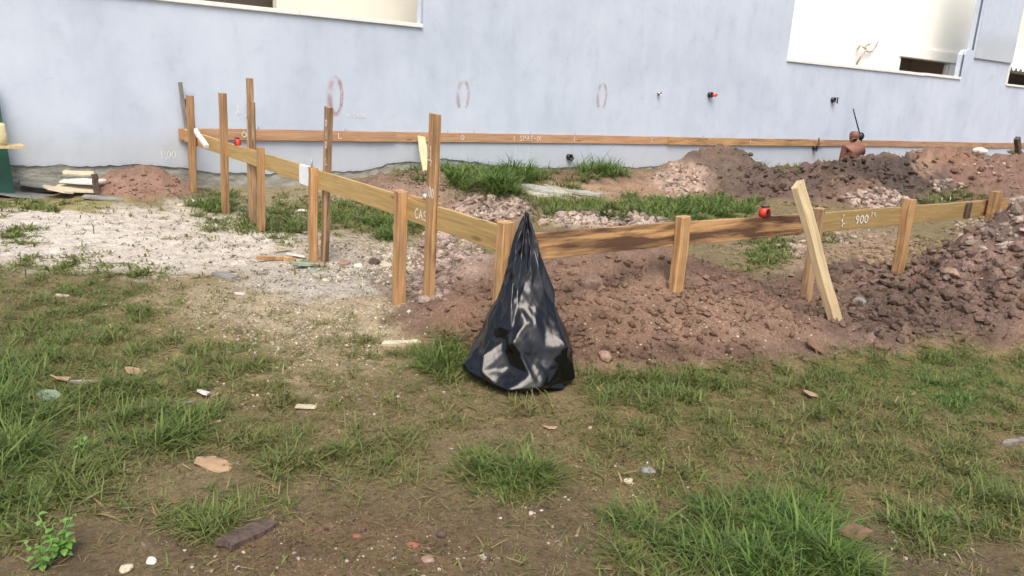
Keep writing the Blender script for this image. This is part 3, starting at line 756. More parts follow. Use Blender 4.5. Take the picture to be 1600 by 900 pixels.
back = empty('batter_board', (12, WY, 0), 'long reddish batter board fixed flat along the painted wall', 'batter board', 'batter board runs around the plot')
bseg = [(2.47, 5.42, .025), (5.424, 11.1, .025), (11.02, 15.9, .025), (15.904, 19.25, .028), (19.254, 27.5, .025), (27.504, 36, .025)]
for k, (x0, x1, th_) in enumerate(bseg):
    timber('plank', (x0, WY - 0.004 - th_ / 2 - (0.026 if k in (0, 2) else 0), 0.676), (x1, WY - 0.004 - th_ / 2 - (0.026 if k in (0, 2) else 0), 0.682), 0.14, th_, (0, 0, 1), 'wood_red' if k != 2 else 'wood_orange', back, 24, 0.003)
def bmark(px, text, h=0.07, wch=0.06, dy=0.0):
    q = onY(px, 215, WY - 0.03); mark(back, text, (q[0], WY - 0.0605 if (q[0] < 5.4 or 11.0 < q[0] < 15.9) else WY - 0.0345, 0.645 + dy), (1, 0, 0), h, wch, 0.009)
for px_, t_ in ((377, 'O'), (527, 'L'), (720, 'O'), (801, '|'), (812, 'SPAT-D'), (842, '('), (895, 'J'), (1017, '1'), (1170, '|'), (1410, '|')): bmark(px_, t_, 0.075, 0.07)
for px_ in (404, 540, 700, 741, 830, 900, 1100, 1290):
    q = onY(px_, 206, WY - .03); tube('nail', [(q[0], WY - 0.02, 0.74), (q[0], WY - 0.02, 0.80)], 0.0035, 'steel', back, 5)

# plank leaning on the wall board, brace leaning on the front run
g0 = ground_px(669, 277); t0 = onY(658, 214, WY - 0.075)
o = timber('leaning_plank', (g0[0], min(g0[1], 10.1), H(g0[0], min(g0[1], 10.1)) - 0.05), t0, 0.115, 0.025, (1, 0, 0), 'wood_pale', None, 10, 0.003)
tag(o, 'short pale plank leaning against the board on the painted wall', 'plank')
gb = ground_px(1308, 500); tb = onY(1246, 288, 3.12)
o = timber('brace_plank', (gb[0], gb[1], gb[2] - 0.03), tb, 0.115, 0.05, (1, 0.15, 0), 'wood_pale', None, 14, 0.003, 0.25)
tag(o, 'thick pale brace plank leaning steeply across the stained front board', 'plank')

ya, yb = onX(640, 308, XL)[1], onX(672, 322, XL)[1]
stick = timber('wood_stick', (XL + 0.012, ya, 0.757), (XL + 0.010, yb, 0.760), 0.022, 0.022, (1, 0, 0), 'wood_orange', None, 6, 0.002)
tag(stick, 'thin orange stick lying on top of the yellowed side plank', 'stick')
yc_, yd_ = onX(661, 318, XL)[1], onX(674, 322, XL)[1]
tag(tube('white_plug', [(XL + 0.006, yc_, 0.785), (XL + 0.006, (yc_ + yd_) / 2, 0.787), (XL + 0.006, yd_, 0.785)], [0.016, 0.019, 0.016], 'white', None, 10), 'small white plug lying on a thin stick on the side plank', 'plug')

# ================================================================== TAPE MEASURES
def tape(px, py, plane, label, s=1.0):
    if plane == 'front': p = onY(px, py, YF + 0.012); p[2] = 0.745; rx = Vector((1, 0, 0))
    else: p = onX(px, py, XL + 0.012); p[2] = 0.745; rx = Vector((0, -1, 0))
    t = empty('tape_measure', p, label, 'tape measure')
    u = Vector((0, 0, 1)); f = u.cross(rx)
    m = Matrix((rx, f, u)).transposed().to_4x4()
    def put(name, bm, mat, sm=False):
        o = obj(name, from_bm(name, bm, sm), mat, t); o.matrix_local = m; return o
    # D-shaped case
    bm = bmesh.new(); out = [(-.045, 0), (.04, 0), (.045, .012), (.042, .04), (.028, .062), (.0, .07), (-.03, .064), (-.046, .04)]
    A = [bm.verts.new((x * s, -0.024 * s, z * s)) for x, z in out]; B = [bm.verts.new((x * s, 0.024 * s, z * s)) for x, z in out]
    bm.faces.new(A); bm.faces.new(B)
    for k in range(len(out)): bm.faces.new((A[k], A[(k + 1) % 8], B[(k + 1) % 8], B[k]))
    bmesh.ops.bevel(bm, geom=bm.edges[:], offset=0.006 * s, segments=2, affect='EDGES')
    put('case', bm, 'red', True)
    bm = bmesh.new(); bmesh.ops.create_cone(bm, cap_ends=True, segments=20, radius1=0.022 * s, radius2=0.022 * s, depth=0.053 * s, matrix=Matrix.Translation((0, 0, 0.036 * s)) @ Matrix.Rotation(math.pi / 2, 4, 'X'))
    put('hub', bm, 'black')
    bm = bmesh.new(); box_bm(bm, (-0.03 * s, -0.018 * s, 0.066 * s), (0.02 * s, 0.018 * s, 0.076 * s)); put('lock_button', bm, 'black')
    bm = bmesh.new(); box_bm(bm, (0.043 * s, -0.012 * s, 0.004 * s), (0.085 * s, 0.012 * s, 0.0065 * s)); put('blade_tip', bm, 'steel')
    return t
tape(1194, 341, 'front', 'red and black tape measure resting on the stained front plank', 0.95)
tape(371, 228, 'left', 'small red tape measure sitting on the yellowed side plank', 1.0)

# ================================================================== BIN BAG
BAG_SEED = 9
def bag():
    r3 = Vector(ROT @ np.array([1, 0, 0])); r = Vector((r3.x, r3.y, 0)).normalized(); f = Vector((-r.y, r.x, 0))
    g = onZ(812, 617, 0.0)
    c0 = Vector((g[0], g[1], 0)) + f * 0.20
    base = H(c0.x, c0.y)
    yc = c0.y; dist = c0.x * ROT[0] @ np.array([0, 0, -1]) if False else None
    # outline: pixel row, left, right; distances are those of the bag's middle, which moves back to the post at the top
    rows = [(362, 816, 827), (372, 813, 829), (385, 809, 833), (400, 805, 838), (420, 800, 845), (440, 794, 851), (460, 787, 857), (480, 779, 863), (500, 770, 870), (520, 762, 877), (540, 755, 883), (560, 747, 888), (575, 738, 891), (588, 722, 894), (598, 720, 897), (606, 728, 897), (612, 752, 890), (617, 790, 868)]
    NZ, NA = 110, 160
    prof = []
    for i, (py, xl, xr) in enumerate(rows):
        t = (617 - py) / 255.0
        d = f * (0.17 * max(0, t) ** 1.2)
        pl = c0 + d
        # plane facing the camera through pl
        n = np.array(f); 
        def hit(px):
            dd = ray(px, py); k = (np.dot(np.array(pl), n)) / np.dot(dd, n); return EYE + dd * k
        L, R = hit(xl), hit(xr)
        prof.append((((L + R) / 2), np.linalg.norm(R - L) / 2))
    mids = np.array([p[0] for p in prof]); hw = np.array([p[1] for p in prof])
    zz = mids[:, 2]; order = np.argsort(zz)
    zs = np.concatenate([np.linspace(zz.min(), zz.min() + 0.12, 26)[:-1], np.linspace(zz.min() + 0.12, zz.max(), NZ - 25)])
    mx = np.interp(zs, zz[order], mids[order, 0]); my = np.interp(zs, zz[order], mids[order, 1]); ww = np.interp(zs, zz[order], hw[order])
    zs = zs - zs[0] + base - 0.005
    H_ = zs[-1] - zs[0]
    rn = np.random.default_rng(BAG_SEED)
    t_all = (zs - zs[0]) / (zs[-1] - zs[0])
    tl = np.array([0, .022, .07, .135, .21, .30, .39, .49, .60, .72, .84, .93, 1.0]); NL = len(tl); NA = 19
    V = []
    for k, t in enumerate(tl):
        st = 2 * np.pi / NA
        gap = min(tl[min(k + 1, NL - 1)] - t if k < NL - 1 else .05, t - tl[k - 1] if k else .05)
        off = 0.5 * (k % 2) if t < 0.62 else 0.5 * (8 % 2)
        ang = (np.arange(NA) + off) * st + rn.uniform(-.30, .30, NA) * st * (1 if t < .9 else .4)
        tj = np.clip(t + rn.uniform(-.38, .38, NA) * gap * (1 if 1 < k < NL - 1 else 0), 0, 1)
        wd = np.interp(tj, t_all, ww); x = np.interp(tj, t_all, mx); y = np.interp(tj, t_all, my); z = np.interp(tj, t_all, zs)
        rad = 1 + rn.normal(0, .15, NA) * (1 if 1 < k else .3)
        rad = rad * (1 + (0.10 + 0.22 * sstep(.5, 1, tj)) * np.where(np.arange(NA) % 2, 1, -1) * (t > .55))
        sk = np.abs(np.cos(ang)) ** 8 * 0.8
        rad = rad * (1 - sk) + sk * 1.02
        if k == 0: rad = rad * 0.93
        P = np.stack([x, y, z], 1) + (np.cos(ang) * rad * wd)[:, None] * np.array(r)[None] - (np.sin(ang) * rad * wd * .78)[:, None] * np.array(f)[None]
        P[:, 2] = z
        V.append(P)
    V = np.concatenate(V)
    tri = []
    for k in range(NL - 1):
        odd = (k % 2) if tl[k] < .62 else 0
        for j in range(NA):
            a0, a1, b0, b1 = k * NA + j, k * NA + (j + 1) % NA, (k + 1) * NA + j, (k + 1) * NA + (j + 1) % NA
            if tl[k] < .62 and k % 2 == 1: tri += [(a0, a1, b1), (a0, b1, b0)]
            else: tri += [(a0, a1, b0), (a1, b1, b0)]
    top = V[-NA:].mean(0) + [0, 0, 0.010]; bot = V[:NA].mean(0); bot[2] = base - 0.005
    V = np.vstack([V, top, bot]); T = len(V) - 2
    for j in range(NA): tri += [((NL - 1) * NA + j, (NL - 1) * NA + (j + 1) % NA, T), ((j + 1) % NA, j, T + 1)]
    bm = bmesh.new(); bv = [bm.verts.new(v) for v in V]
    for q in tri: bm.faces.new([bv[i] for i in q])
    bmesh.ops.recalc_face_normals(bm, faces=bm.faces)
    for lev in range(3): bmesh.ops.subdivide_edges(bm, edges=bm.edges[:], cuts=1, use_grid_fill=True)
    bmesh.ops.triangulate(bm, faces=bm.faces[:])
    bm.normal_update()
    for v in bm.verts:
        c = v.co; n1 = float(noise(c.x * 14 + c.z * 6, c.y * 14 - c.z * 9, 31)); n2 = float(noise(c.x * 34 - c.z * 11, c.y * 34 + c.z * 14, 32))
        v.co = c + v.normal * (0.008 * abs(n1) - 0.003 + 0.004 * abs(n2)) * min(1, max(0, (c.z - base) * 12))
    for q in range(1): bmesh.ops.smooth_vert(bm, verts=bm.verts[:], factor=0.5, use_axis_x=True, use_axis_y=True, use_axis_z=True)
    loc = np.array([c0.x, c0.y, base])
    bmesh.ops.translate(bm, verts=bm.verts[:], vec=-Vector(loc)); me = bpy.data.meshes.new('film'); bm.to_mesh(me); bm.free()
    t = empty('bin_bag', loc, 'black plastic bin bag drawn up to a point, standing on grass against the corner post', 'bag')
    me.polygons.foreach_set('use_smooth', np.ones(len(me.polygons), bool))
    obj('film', me, 'bag', t)
    # twisted tail at the very top
    pt = Vector(V[T]); tp = [pt - Vector((0, 0, .05)), pt, pt + Vector((-.004, 0, .012)), pt + Vector((-.01, 0.004, .022))]
    tube('twisted_tail', tp, [0.02, 0.013, 0.008, 0.003], 'bag', t, 9)
bag()

# ================================================================== WORKER IN THE TRENCH
def worker():
    hp = onY(1339, 204, 9.45); X, Y = hp[0], 9.45
    foot = H(X, Y); top = hp[2]; hgt = top - foot; s = hgt / 1.74
    t = empty('person', (X, Y, foot), 'bare-backed worker standing in the trench behind the dark earth heap', 'person')
    rt = Vector((0.86, -0.51, 0)); fw = Vector((0.51, 0.86, 0))       # his right, and the way he faces (away, to the right)
    def P(a, b, z): return (rt * a + fw * b + Vector((0, 0, z))) * s
    nodes = []; edges = []; rad = []
    def add(p, r, parent=None):
        nodes.append(p); rad.append((r[0] * s, r[1] * s) if isinstance(r, tuple) else (r * s, r * s)); i = len(nodes) - 1
        if parent is not None: edges.append((parent, i))
        return i
    pel = add(P(0, 0, .92), (.155, .115)); w_ = add(P(0, 0.0, 1.06), (.145, .105), pel); ch = add(P(0, .02, 1.24), (.20, .135), w_); sh = add(P(0, .03, 1.375), (.15, .11), ch)
    nk = add(P(0, .045, 1.48), .075, sh); 
    h0 = add(P(0.0, .08, 1.545), (.086, .105), nk); h1 = add(P(0.0, .08, 1.62), (.106, .132), h0); h2 = add(P(0, .072, 1.685), (.098, .118), h1); h3 = add(P(0, .07, 1.728), (.06, .07), h2)
    for sgn in (-1, 1):
        a = add(P(sgn * .19, .03, 1.37), .088, sh)
        if sgn > 0:   # right arm raised towards the shovel
            b = add(P(.30, .14, 1.25), .052, a); c = add(P(.27, .30, 1.38), .042, b); d = add(P(.21, .35, 1.46), .032, c)
        else:
            b = add(P(-.215, .05, 1.10), .055, a); c = add(P(-.12, .28, 1.06), .042, b); d = add(P(.06, .37, 1.16), .032, c)
        hnd = add(P(.215, .37, 1.50) if sgn > 0 else P(.13, .39, 1.18), (.036, .022), d)
    for sgn in (-1, 1):
        a = add(P(sgn * .10, 0, .84), .095, pel); b = add(P(sgn * .13, .06, .48), .062, a); c = add(P(sgn * .13, 0.0, .10), .042, b); d = add(P(sgn * .14, .02, .045), .045, c); e = add(P(sgn * .16, .15, .03), .032, d)
    me = bpy.data.meshes.new('body'); me.from_pydata([tuple(v) for v in nodes], edges, [])
    o = obj('body', me, 'skin', t)
    sk = o.modifiers.new('skin', 'SKIN'); sk.use_smooth_shade = True; ss = o.modifiers.new('sub', 'SUBSURF'); ss.levels = 3; ss.render_levels = 3
    lay = me.skin_vertices[0].data
    for i, r in enumerate(rad): lay[i].radius = r; lay[i].use_root = (i == 0)
    # fingers, ears and the cropped hair
    for base, k in ((P(.215, .37, 1.50), 0), (P(.13, .39, 1.18), 1)):
        for q in range(4):
            z = (q - 1.5) * 0.019
            pts = [base + P(.0, .015, z), base + P(.028, .035, z), base + P(.03, .06, z), base + P(.005, .07 - .004 * q, z)]
            ob = tube('finger', [Vector(t.location) + p for p in pts], [.0095 * s, .0095 * s, .009 * s, .007 * s], 'skin', t, 7)
        ob = tube('thumb', [Vector(t.location) + base + p for p in (P(-.01, .01, .01), P(-.025, .04, .02), P(-.01, .065, .025))], [.011 * s, .0105 * s, .008 * s], 'skin', t, 7)
    for sgn in (-1, 1):
        bm = bmesh.new(); bmesh.ops.create_uvsphere(bm, u_segments=10, v_segments=8, radius=1.0)
        bm.transform(Matrix.Translation(P(sgn * .092, .07, 1.60)) @ Matrix.Diagonal((.014 * s, .02 * s, .032 * s, 1))); obj('ear', from_bm('ear', bm, True), 'skin', t)
    bm = bmesh.new(); bmesh.ops.create_cone(bm, segments=10, radius1=.02 * s, radius2=.006 * s, depth=.05 * s, matrix=Matrix.Translation(P(0, .185, 1.60))); obj('nose', from_bm('nose', bm, True), 'skin', t)
    # shorts
    bm = bmesh.new()
    tube_bm(bm, [P(0, 0, 1.02), P(0, 0, .95), P(0, 0, .86)], [.155 * s, .175 * s, .18 * s], 16)
    for sgn in (-1, 1): tube_bm(bm, [P(sgn * .09, 0, .90), P(sgn * .11, .03, .70), P(sgn * .13, .05, .52)], [.115 * s, .105 * s, .10 * s], 14)
    obj('shorts', from_bm('shorts', bm, True), 'cloth', t)
    # shovel: long thin handle above, dark rounded blade beside his head
    T0 = Vector(t.location)
    top_ = Vector(onY(1333, 170, Y + 0.33)); mid = Vector(onY(1343, 208, Y + 0.33))
    tool = empty('shovel', tuple(mid), 'dark shovel held upside down beside the worker, its thin handle pointing up', 'shovel')
    ax = (top_ - mid).normalized()
    tube('handle', [mid - ax * 0.22, mid, mid + (top_ - mid) * .5, top_], [.014, .014, .013, .012], 'black', tool, 8)
    bm = bmesh.new(); rr = Vector((0.81, -0.58, 0)); nn = Vector((0.58, 0.81, 0)); cc = Vector(onY(1345.5, 213, Y + 0.30)) - mid
    n = 20; R0 = []; R1 = []
    for k in range(n):
        a = 2 * math.pi * k / n; p = rr * (math.cos(a) * .075) + Vector((0, 0, math.sin(a) * .085))
        R0.append(bm.verts.new(cc + p + nn * 0.01)); R1.append(bm.verts.new(cc + p * .97 + nn * 0.016))
    c_0 = bm.verts.new(cc - nn * 0.02); c_1 = bm.verts.new(cc - nn * 0.014)
    for k in range(n):
        bm.faces.new((R0[k], R0[(k + 1) % n], c_0)); bm.faces.new((R1[(k + 1) % n], R1[k], c_1)); bm.faces.new((R0[(k + 1) % n], R0[k], R1[k], R1[(k + 1) % n]))
    obj('blade', from_bm('blade', bm, True), 'black', tool)
worker()

# ================================================================== STUFF AT THE LEFT EDGE
def left_pile():
    t = timber('painted_sheet', (0.05, 10.12, -0.02), (-0.02, 10.30, 1.16), 1.30, 0.02, (1, 0, 0), 'green_sheet', None, 6, 0.002)
    tag(t, 'dark green painted sheet propped upright against the wall', 'panel')
    o = box('shelf_board', (-0.6, 9.78, 0.545), (0.80, 10.02, 0.575), 'wood_pale'); o.rotation_euler[2] = 0.06
    tag(o, 'thin light board lying across in front of the green sheet', 'board')
    for x in (-0.35, 0.30):
        timber('trestle_leg', (x, 9.9, -0.03), (x, 9.9, 0.547), 0.05, 0.04, (1, 0, 0), 'wood_grey', o)
    bm = bmesh.new(); bmesh.ops.create_icosphere(bm, subdivisions=3, radius=0.5)
    for v in bm.verts:
        v.co = Vector((max(-.36, min(.36, v.co.x)), max(-.36, min(.36, v.co.y)), max(-.36, min(.36, v.co.z)))) * (1 + 0.06 * float(noise(v.co.x * 5, v.co.y * 5 + v.co.z * 3, 5)))
    bm.transform(Matrix.Diagonal((0.42, 0.25, 0.32, 1)))
    b = obj('foam_block', from_bm('foam_block', bm, True), 'sponge'); b.location = (0.50, 9.9, 0.685)
    tag(b, 'lumpy yellowish block sitting on the light board by the green sheet', 'block')
    p = onZ(2, 303, 0.0)
    s = empty('pink_crate', (p[0] - 0.16, p[1], H(p[0] - .16, p[1])), 'pinkish boards nailed as a small crate beside the green sheet', 'crate')
    for k, z in enumerate((0.10, 0.215)):
        box('board', (p[0] - 0.5, p[1] - .012, s.location.z + z), (p[0] + 0.045 - 0.012 * k, p[1] + 0.012, s.location.z + z + 0.105), 'pinkwood', s, 0.003)
    for x in (p[0] - 0.45, p[0] - 0.01): box('leg', (x - .02, p[1] + .0125, s.location.z - 0.03), (x + .02, p[1] + .05, s.location.z + 0.30), 'wood_grey', s, 0.002)
left_pile()

# ================================================================== DEBRIS
CLEAR = []
def shard(name, px, py, L, W, T, mat, label, cat, rot=None, tilt=0.06, n=7, seed=0, lift=0.0, bend=0.0, square=False):
    rn = random.Random(seed * 31 + int(px)); p = ground_px(px, py)
    CLEAR.append((p[0], p[1], 0.42 * max(L, W) + 0.02))
    bm = bmesh.new(); ring = []
    if square: out = [(x + rn.uniform(-.07, .07), y + rn.uniform(-.10, .10)) for x, y in [(-.5, -.5), (-.2, -.5), (.1, -.52), (.5, -.46), (.52, .0), (.48, .5), (.1, .47), (-.2, .5), (-.47, .5), (-.5, .1)]]
    else:
        out = []
        for k in range(n):
            a = 2 * math.pi * (k + rn.uniform(-.3, .3)) / n; rr = rn.uniform(.36, .56); out.append((math.cos(a) * rr, math.sin(a) * rr))
    bo = [bm.verts.new((x * L, y * W, bend * (x * 2) ** 2 * L)) for x, y in out]
    to = [bm.verts.new((x * L * .97, y * W * .97, T + bend * (x * 2) ** 2 * L + rn.uniform(-.1, .1) * T)) for x, y in out]
    c = bm.verts.new((0, 0, T * 1.08)); cb = bm.verts.new((0, 0, 0)); m = len(out)
    for k in range(m):
        bm.faces.new((bo[k], bo[(k + 1) % m], to[(k + 1) % m], to[k])); bm.faces.new((to[k], to[(k + 1) % m], c)); bm.faces.new((bo[(k + 1) % m], bo[k], cb))
    o = obj(name, from_bm(name, bm), mat)
    e = 0.06; nx = (H(p[0] - e, p[1]) - H(p[0] + e, p[1])) / (2 * e); ny = (H(p[0], p[1] - e) - H(p[0], p[1] + e)) / (2 * e)
    q = Vector((0, 0, 1)).rotation_difference(Vector((nx * .7, ny * .7, 1)).normalized())
    th = rn.uniform(0, 6.28) if rot is None else math.radians(rot)
    o.matrix_world = Matrix.Translation((p[0], p[1], H(p[0], p[1]) - 0.004 + lift)) @ q.to_matrix().to_4x4() @ Matrix.Rotation(rn.uniform(-tilt, tilt), 4, 'X') @ Matrix.Rotation(tilt, 4, 'Y') @ Matrix.Rotation(th, 4, 'Z')
    return tag(o, label, cat)
def rock(px, py, r, mat, label, cat='stone', flat=0.7, seed=1, name='stone', sink=0.35):
    p = ground_px(px, py); bm = bmesh.new(); bmesh.ops.create_icosphere(bm, subdivisions=3, radius=1.0)
    rn = random.Random(seed)
    pl = [Vector((rn.gauss(0, 1), rn.gauss(0, 1), rn.gauss(0, 1))).normalized() for _ in range(9)]; ds = [rn.uniform(.62, .92) for _ in pl]
    for v in bm.verts:
        d = v.co.normalized(); k = 1.0
        for n_, ds_ in zip(pl, ds):
            c = d.dot(n_)
            if c > 1e-3: k = min(k, ds_ / c)
        v.co = d * k * (1 + 0.05 * float(noise(d.x * 4 + seed, d.y * 4 + d.z * 3, 8)))
    bm.transform(Matrix.Diagonal((r, r * .8, r * flat, 1)))
    o = obj(name, from_bm(name, bm, False), mat); o.location = (p[0], p[1], H(p[0], p[1]) + r * flat * (1 - sink * 2) * .6); o.rotation_euler[2] = rn.uniform(0, 6)
    return tag(o, label, cat)
RIGHT = math.degrees(math.atan2(ROT[1, 0], ROT[0, 0]))     # angle that lays a thing's length across the view
shard('wood_offcut', 386, 838, 0.20, 0.07, 0.02, 'wood_dark', 'dark weathered wood offcut lying on bare mud', 'wood', RIGHT + 62, square=True)
shard('cardboard_scrap', 212, 584, 0.125, 0.10, 0.006, 'cardboard', 'tan cardboard scrap with one curled edge in thin grass', 'cardboard', RIGHT + 20, 0.25, 6, 1, 0.012, 0.08)
shard('cardboard_scrap', 95, 598, 0.10, 0.08, 0.006, 'cardboard', 'smaller crumpled tan cardboard scrap beside a thin stick', 'cardboard', RIGHT + 60, 0.35, 6, 3, 0.015, 0.12)
shard('cardboard_scrap', 336, 728, 0.17, 0.11, 0.006, 'cardboard', 'broad pale beige scrap half covered by grass blades', 'cardboard', RIGHT - 15, 0.12, 13, 2, 0.004, 0.05)
shard('plaster_flake', 75, 622, 0.13, 0.10, 0.008, 'green_tile', 'pale greenish flake lying deep in the grass', 'flake', RIGHT + 40, 0.2, 6, 4, 0.015)
shard('plaster_flake', 478, 638, 0.085, 0.055, 0.008, 'shard', 'small cream flake on bare soil, squared edges', 'flake', RIGHT, 0.15, 6, 4, 0.008, square=True)
shard('plaster_flake', 318, 621, 0.09, 0.05, 0.01, 'flake', 'bright white flake in a green tuft', 'flake', RIGHT - 30, 0.3, 5, 9, 0.02)
shard('broken_stick', 285, 632, 0.12, 0.025, 0.012, 'wood_grey', 'grey broken stick next to a white flake', 'stick', RIGHT + 35, 0.05, square=True)
shard('broken_stick', 135, 598, 0.14, 0.02, 0.012, 'wood_grey', 'thin grey stick lying beside cardboard', 'stick', RIGHT + 18, 0.05, square=True)
shard('broken_stick', 629, 538, 0.22, 0.045, 0.02, 'shard', 'pale flat stick lying at the foot of the earth heap', 'stick', RIGHT + 6, 0.05, square=True)
shard('broken_stick', 1590, 690, 0.20, 0.03, 0.014, 'wood_grey', 'grey stick lying in short dry grass', 'stick', RIGHT + 25, 0.05, square=True)
shard('roof_tile', 1333, 845, 0.125, 0.085, 0.012, 'bark', 'four-cornered brown tile fragment beside a lush grass clump', 'tile', RIGHT + 42, 0.1, 4, 1, 0.035, square=True)
shard('bark_piece', 1270, 547, 0.17, 0.10, 0.01, 'bark', 'curled brown bark piece at the foot of the earth heap', 'bark', RIGHT - 45, 0.3, 6, 5, 0.02, 0.12)
shard('dry_leaf', 1265, 620, 0.10, 0.08, 0.003, 'cardboard', 'reddish tan dead leaf in green grass', 'leaf', RIGHT, 0.2, 7, 3, 0.02, 0.1)
shard('dry_leaf', 860, 671, 0.07, 0.045, 0.003, 'cardboard', 'pale dead leaf on soil in front of the bin bag', 'leaf', RIGHT + 10, 0.15, 7, 4, 0.008, 0.1)
shard('grey_tile', 353, 432, 0.17, 0.09, 0.02, 'grey_tile', 'grey ridged tile piece lying on pale gravel', 'tile', RIGHT - 20, 0.1, square=True)
shard('plaster_flake', 375, 460, 0.09, 0.05, 0.015, 'flake', 'white plaster flake below the grey tile piece', 'flake', RIGHT, 0.1, 6, 2)
shard('plaster_flake', 97, 0 + 463, 0.12, 0.05, 0.012, 'shard', 'cream flake in thin grass beside the sandy ground', 'flake', RIGHT, 0.1, 6, 12)
shard('green_tile', 476, 419, 0.18, 0.09, 0.018, 'green_tile', 'grey-green slab fragment beside pale wood scraps', 'tile', RIGHT + 5, 0.1, 6, 5, 0.03)
shard('green_tile', 489, 425, 0.12, 0.07, 0.016, 'green_tile', 'smaller grey-green slab fragment under a larger one', 'tile', RIGHT - 30, 0.06, 6, 8)
shard('plaster_flake', 462, 403, 0.22, 0.06, 0.012, 'flake', 'long white strip of plaster behind the grey-green slabs', 'flake', RIGHT - 15, 0.15, 7, 9, 0.02)
shard('wood_scrap', 430, 407, 0.28, 0.035, 0.025, 'wood_orange', 'orange wood scrap lying on the gravel', 'wood', RIGHT + 22, 0.05, square=True, lift=0.01)
shard('wood_scrap', 440, 395, 0.16, 0.05, 0.02, 'shard', 'whitish wood scrap tipped up on an orange one', 'wood', RIGHT + 45, 0.3, square=True, lift=0.04)
shard('brick_chip', 556, 838, 0.035, 0.025, 0.008, 'brick', 'brick-red chip pressed into brown mud', 'brick', RIGHT, 0.05, 7, 2)
shard('brick_chip', 645, 853, 0.04, 0.035, 0.008, 'brick', 'rounder brick-red chip pressed into mud among twigs', 'brick', RIGHT, 0.05, 8, 5)
rock(690, 838, 0.022, 'wood_dark', 'small dark stone in mud near a brick-red chip', seed=3)
rock(668, 876, 0.022, 'stone', 'flat grey stone among fine twigs in mud', flat=0.4, seed=5)
rock(1013, 738, 0.035, 'grey_tile', 'smooth grey stone beside a grass tuft', flat=0.5, seed=6)
rock(982, 754, 0.022, 'shard', 'pale small stone next to a smooth grey one', flat=0.5, seed=8)
rock(924, 446, 0.085, 'stone', 'big brown stone lodged in the near earth heap', flat=0.7, seed=12)
rock(945, 560, 0.05, 'stone', 'rounded earth lump at the grassy foot of the heap', 'earth lump', 0.7, 13, 'earth_lump')
rock(538, 412, 0.06, 'stone', 'rounded brown stone on gravel right of two posts', flat=0.6, seed=14)
rock(585, 412, 0.06, 'wood_dark', 'dark round stone on gravel near the rubble', flat=0.7, seed=15)
rock(604, 417, 0.06, 'shard', 'pale lump beside a dark round stone', flat=0.6, seed=16)
rock(560, 417, 0.05, 'flake', 'white chalky lump between brown and dark stones', flat=0.5, seed=17)
rock(473, 331, 0.06, 'flake', 'white lump in grass near the short posts', flat=0.5, seed=18)
rock(300, 316, 0.05, 'flake', 'small white lump beside the farthest tall post', flat=0.5, seed=19)
rock(282, 321, 0.05, 'shard', 'cream lump at the foot of the small heap', flat=0.5, seed=20)
rock(830, 858 - 55, 0.012, 'shard', 'tiny cream pebble on bare brown soil', 'pebble', 0.7, 21, 'pebble')
rock(236, 878, 0.02, 'flake', 'white pebble on mud beside leafy weeds', 'pebble', 0.6, 22, 'pebble')
rock(198, 890, 0.025, 'shard', 'chalky pebble on mud below a white pebble', 'pebble', 0.6, 23, 'pebble')
rock(1486, 432, 0.07, 'stone', 'angular stone on the broken earth heap', flat=0.6, seed=24)
rock(1342, 472, 0.06, 'grey_tile', 'grey flat-topped stone beside the brace plank', flat=0.5, seed=25)
# heap of broken sheets at the foot of the wall
for k, (px, py, L, W, m, lab, rot, tl, lf) in enumerate([
    (50, 309, 0.62, 0.34, 'grey_tile', 'bluish grey broken sheet, lowest of the stack by the green sheet', 15, 0.10, 0.02),
    (66, 303, 0.45, 0.22, 'grey_tile', 'bluish grey broken sheet leaning on another one', 30, 0.22, 0.09),
    (92, 308, 0.42, 0.30, 'shard', 'beige broken slab tilted beside grey sheets', -10, 0.30, 0.08),
    (118, 302, 0.46, 0.22, 'shard', 'pale plaster board scrap, lower one against the small heap', 5, 0.12, 0.05),
    (128, 297, 0.44, 0.18, 'flake', 'white plaster board scrap resting on a pale one', -6, 0.10, 0.10),
    (125, 292, 0.30, 0.12, 'shard', 'narrow cream scrap on top of the plaster boards', 28, 0.18, 0.15),
    (160, 312, 0.40, 0.10, 'grey_tile', 'grey strip lying before the small earth heap', 4, 0.05, 0.01)]):
    shard('broken_sheet', px, py, L, W, 0.016, m, lab, 'board scrap', RIGHT + rot, tl, 7, k + 40, lf, square=(k != 2))
ps = ground_px(154, 302)
tag(timber('wood_stump', (ps[0], ps[1], ps[2] - .05), (ps[0] - .03, ps[1], ps[2] + .21), 0.06, 0.05, (1, 0, 0), 'wood_dark', None, 6, 0.006), 'dark splintered stake stub standing beside plaster scraps', 'stake')
for k, (px, py, L, m, lab) in enumerate([(845, 297, 0.9, 'concrete', 'long pale crust of set mortar lying in grass'), (915, 303, 0.55, 'concrete', 'grey-green crust of mortar beside a longer pale one')]):
    shard('mortar_crust', px, py, L, 0.30, 0.035, m, lab, 'mortar', RIGHT, 0.02, 17, 60 + k, 0.0)

# rubble at the far right on top of the heap
for k, (px, py, r, m, lab) in enumerate([(1530, 235, .16, 'flake', 'white block on the far heap crest'), (1551, 234, .16, 'grey_tile', 'grey block on the far heap crest'), (1563, 233, .12, 'wood_dark', 'dark block on the far heap crest'), (1586, 234, .18, 'shard', 'pale slab on the far heap crest')]):
    rock(px, py + 4, r, m, lab, 'rubble', 0.5, 70 + k, 'rubble_block')
pr = ground_px(1594, 238)
tag(timber('wood_stump', (pr[0], pr[1], pr[2] - .1), (pr[0] - .30, pr[1], pr[2] + .33), 0.14, 0.10, (1, 0, 0), 'wood_dark', None, 6, 0.01), 'dark tilted timber end on the far heap crest', 'timber')

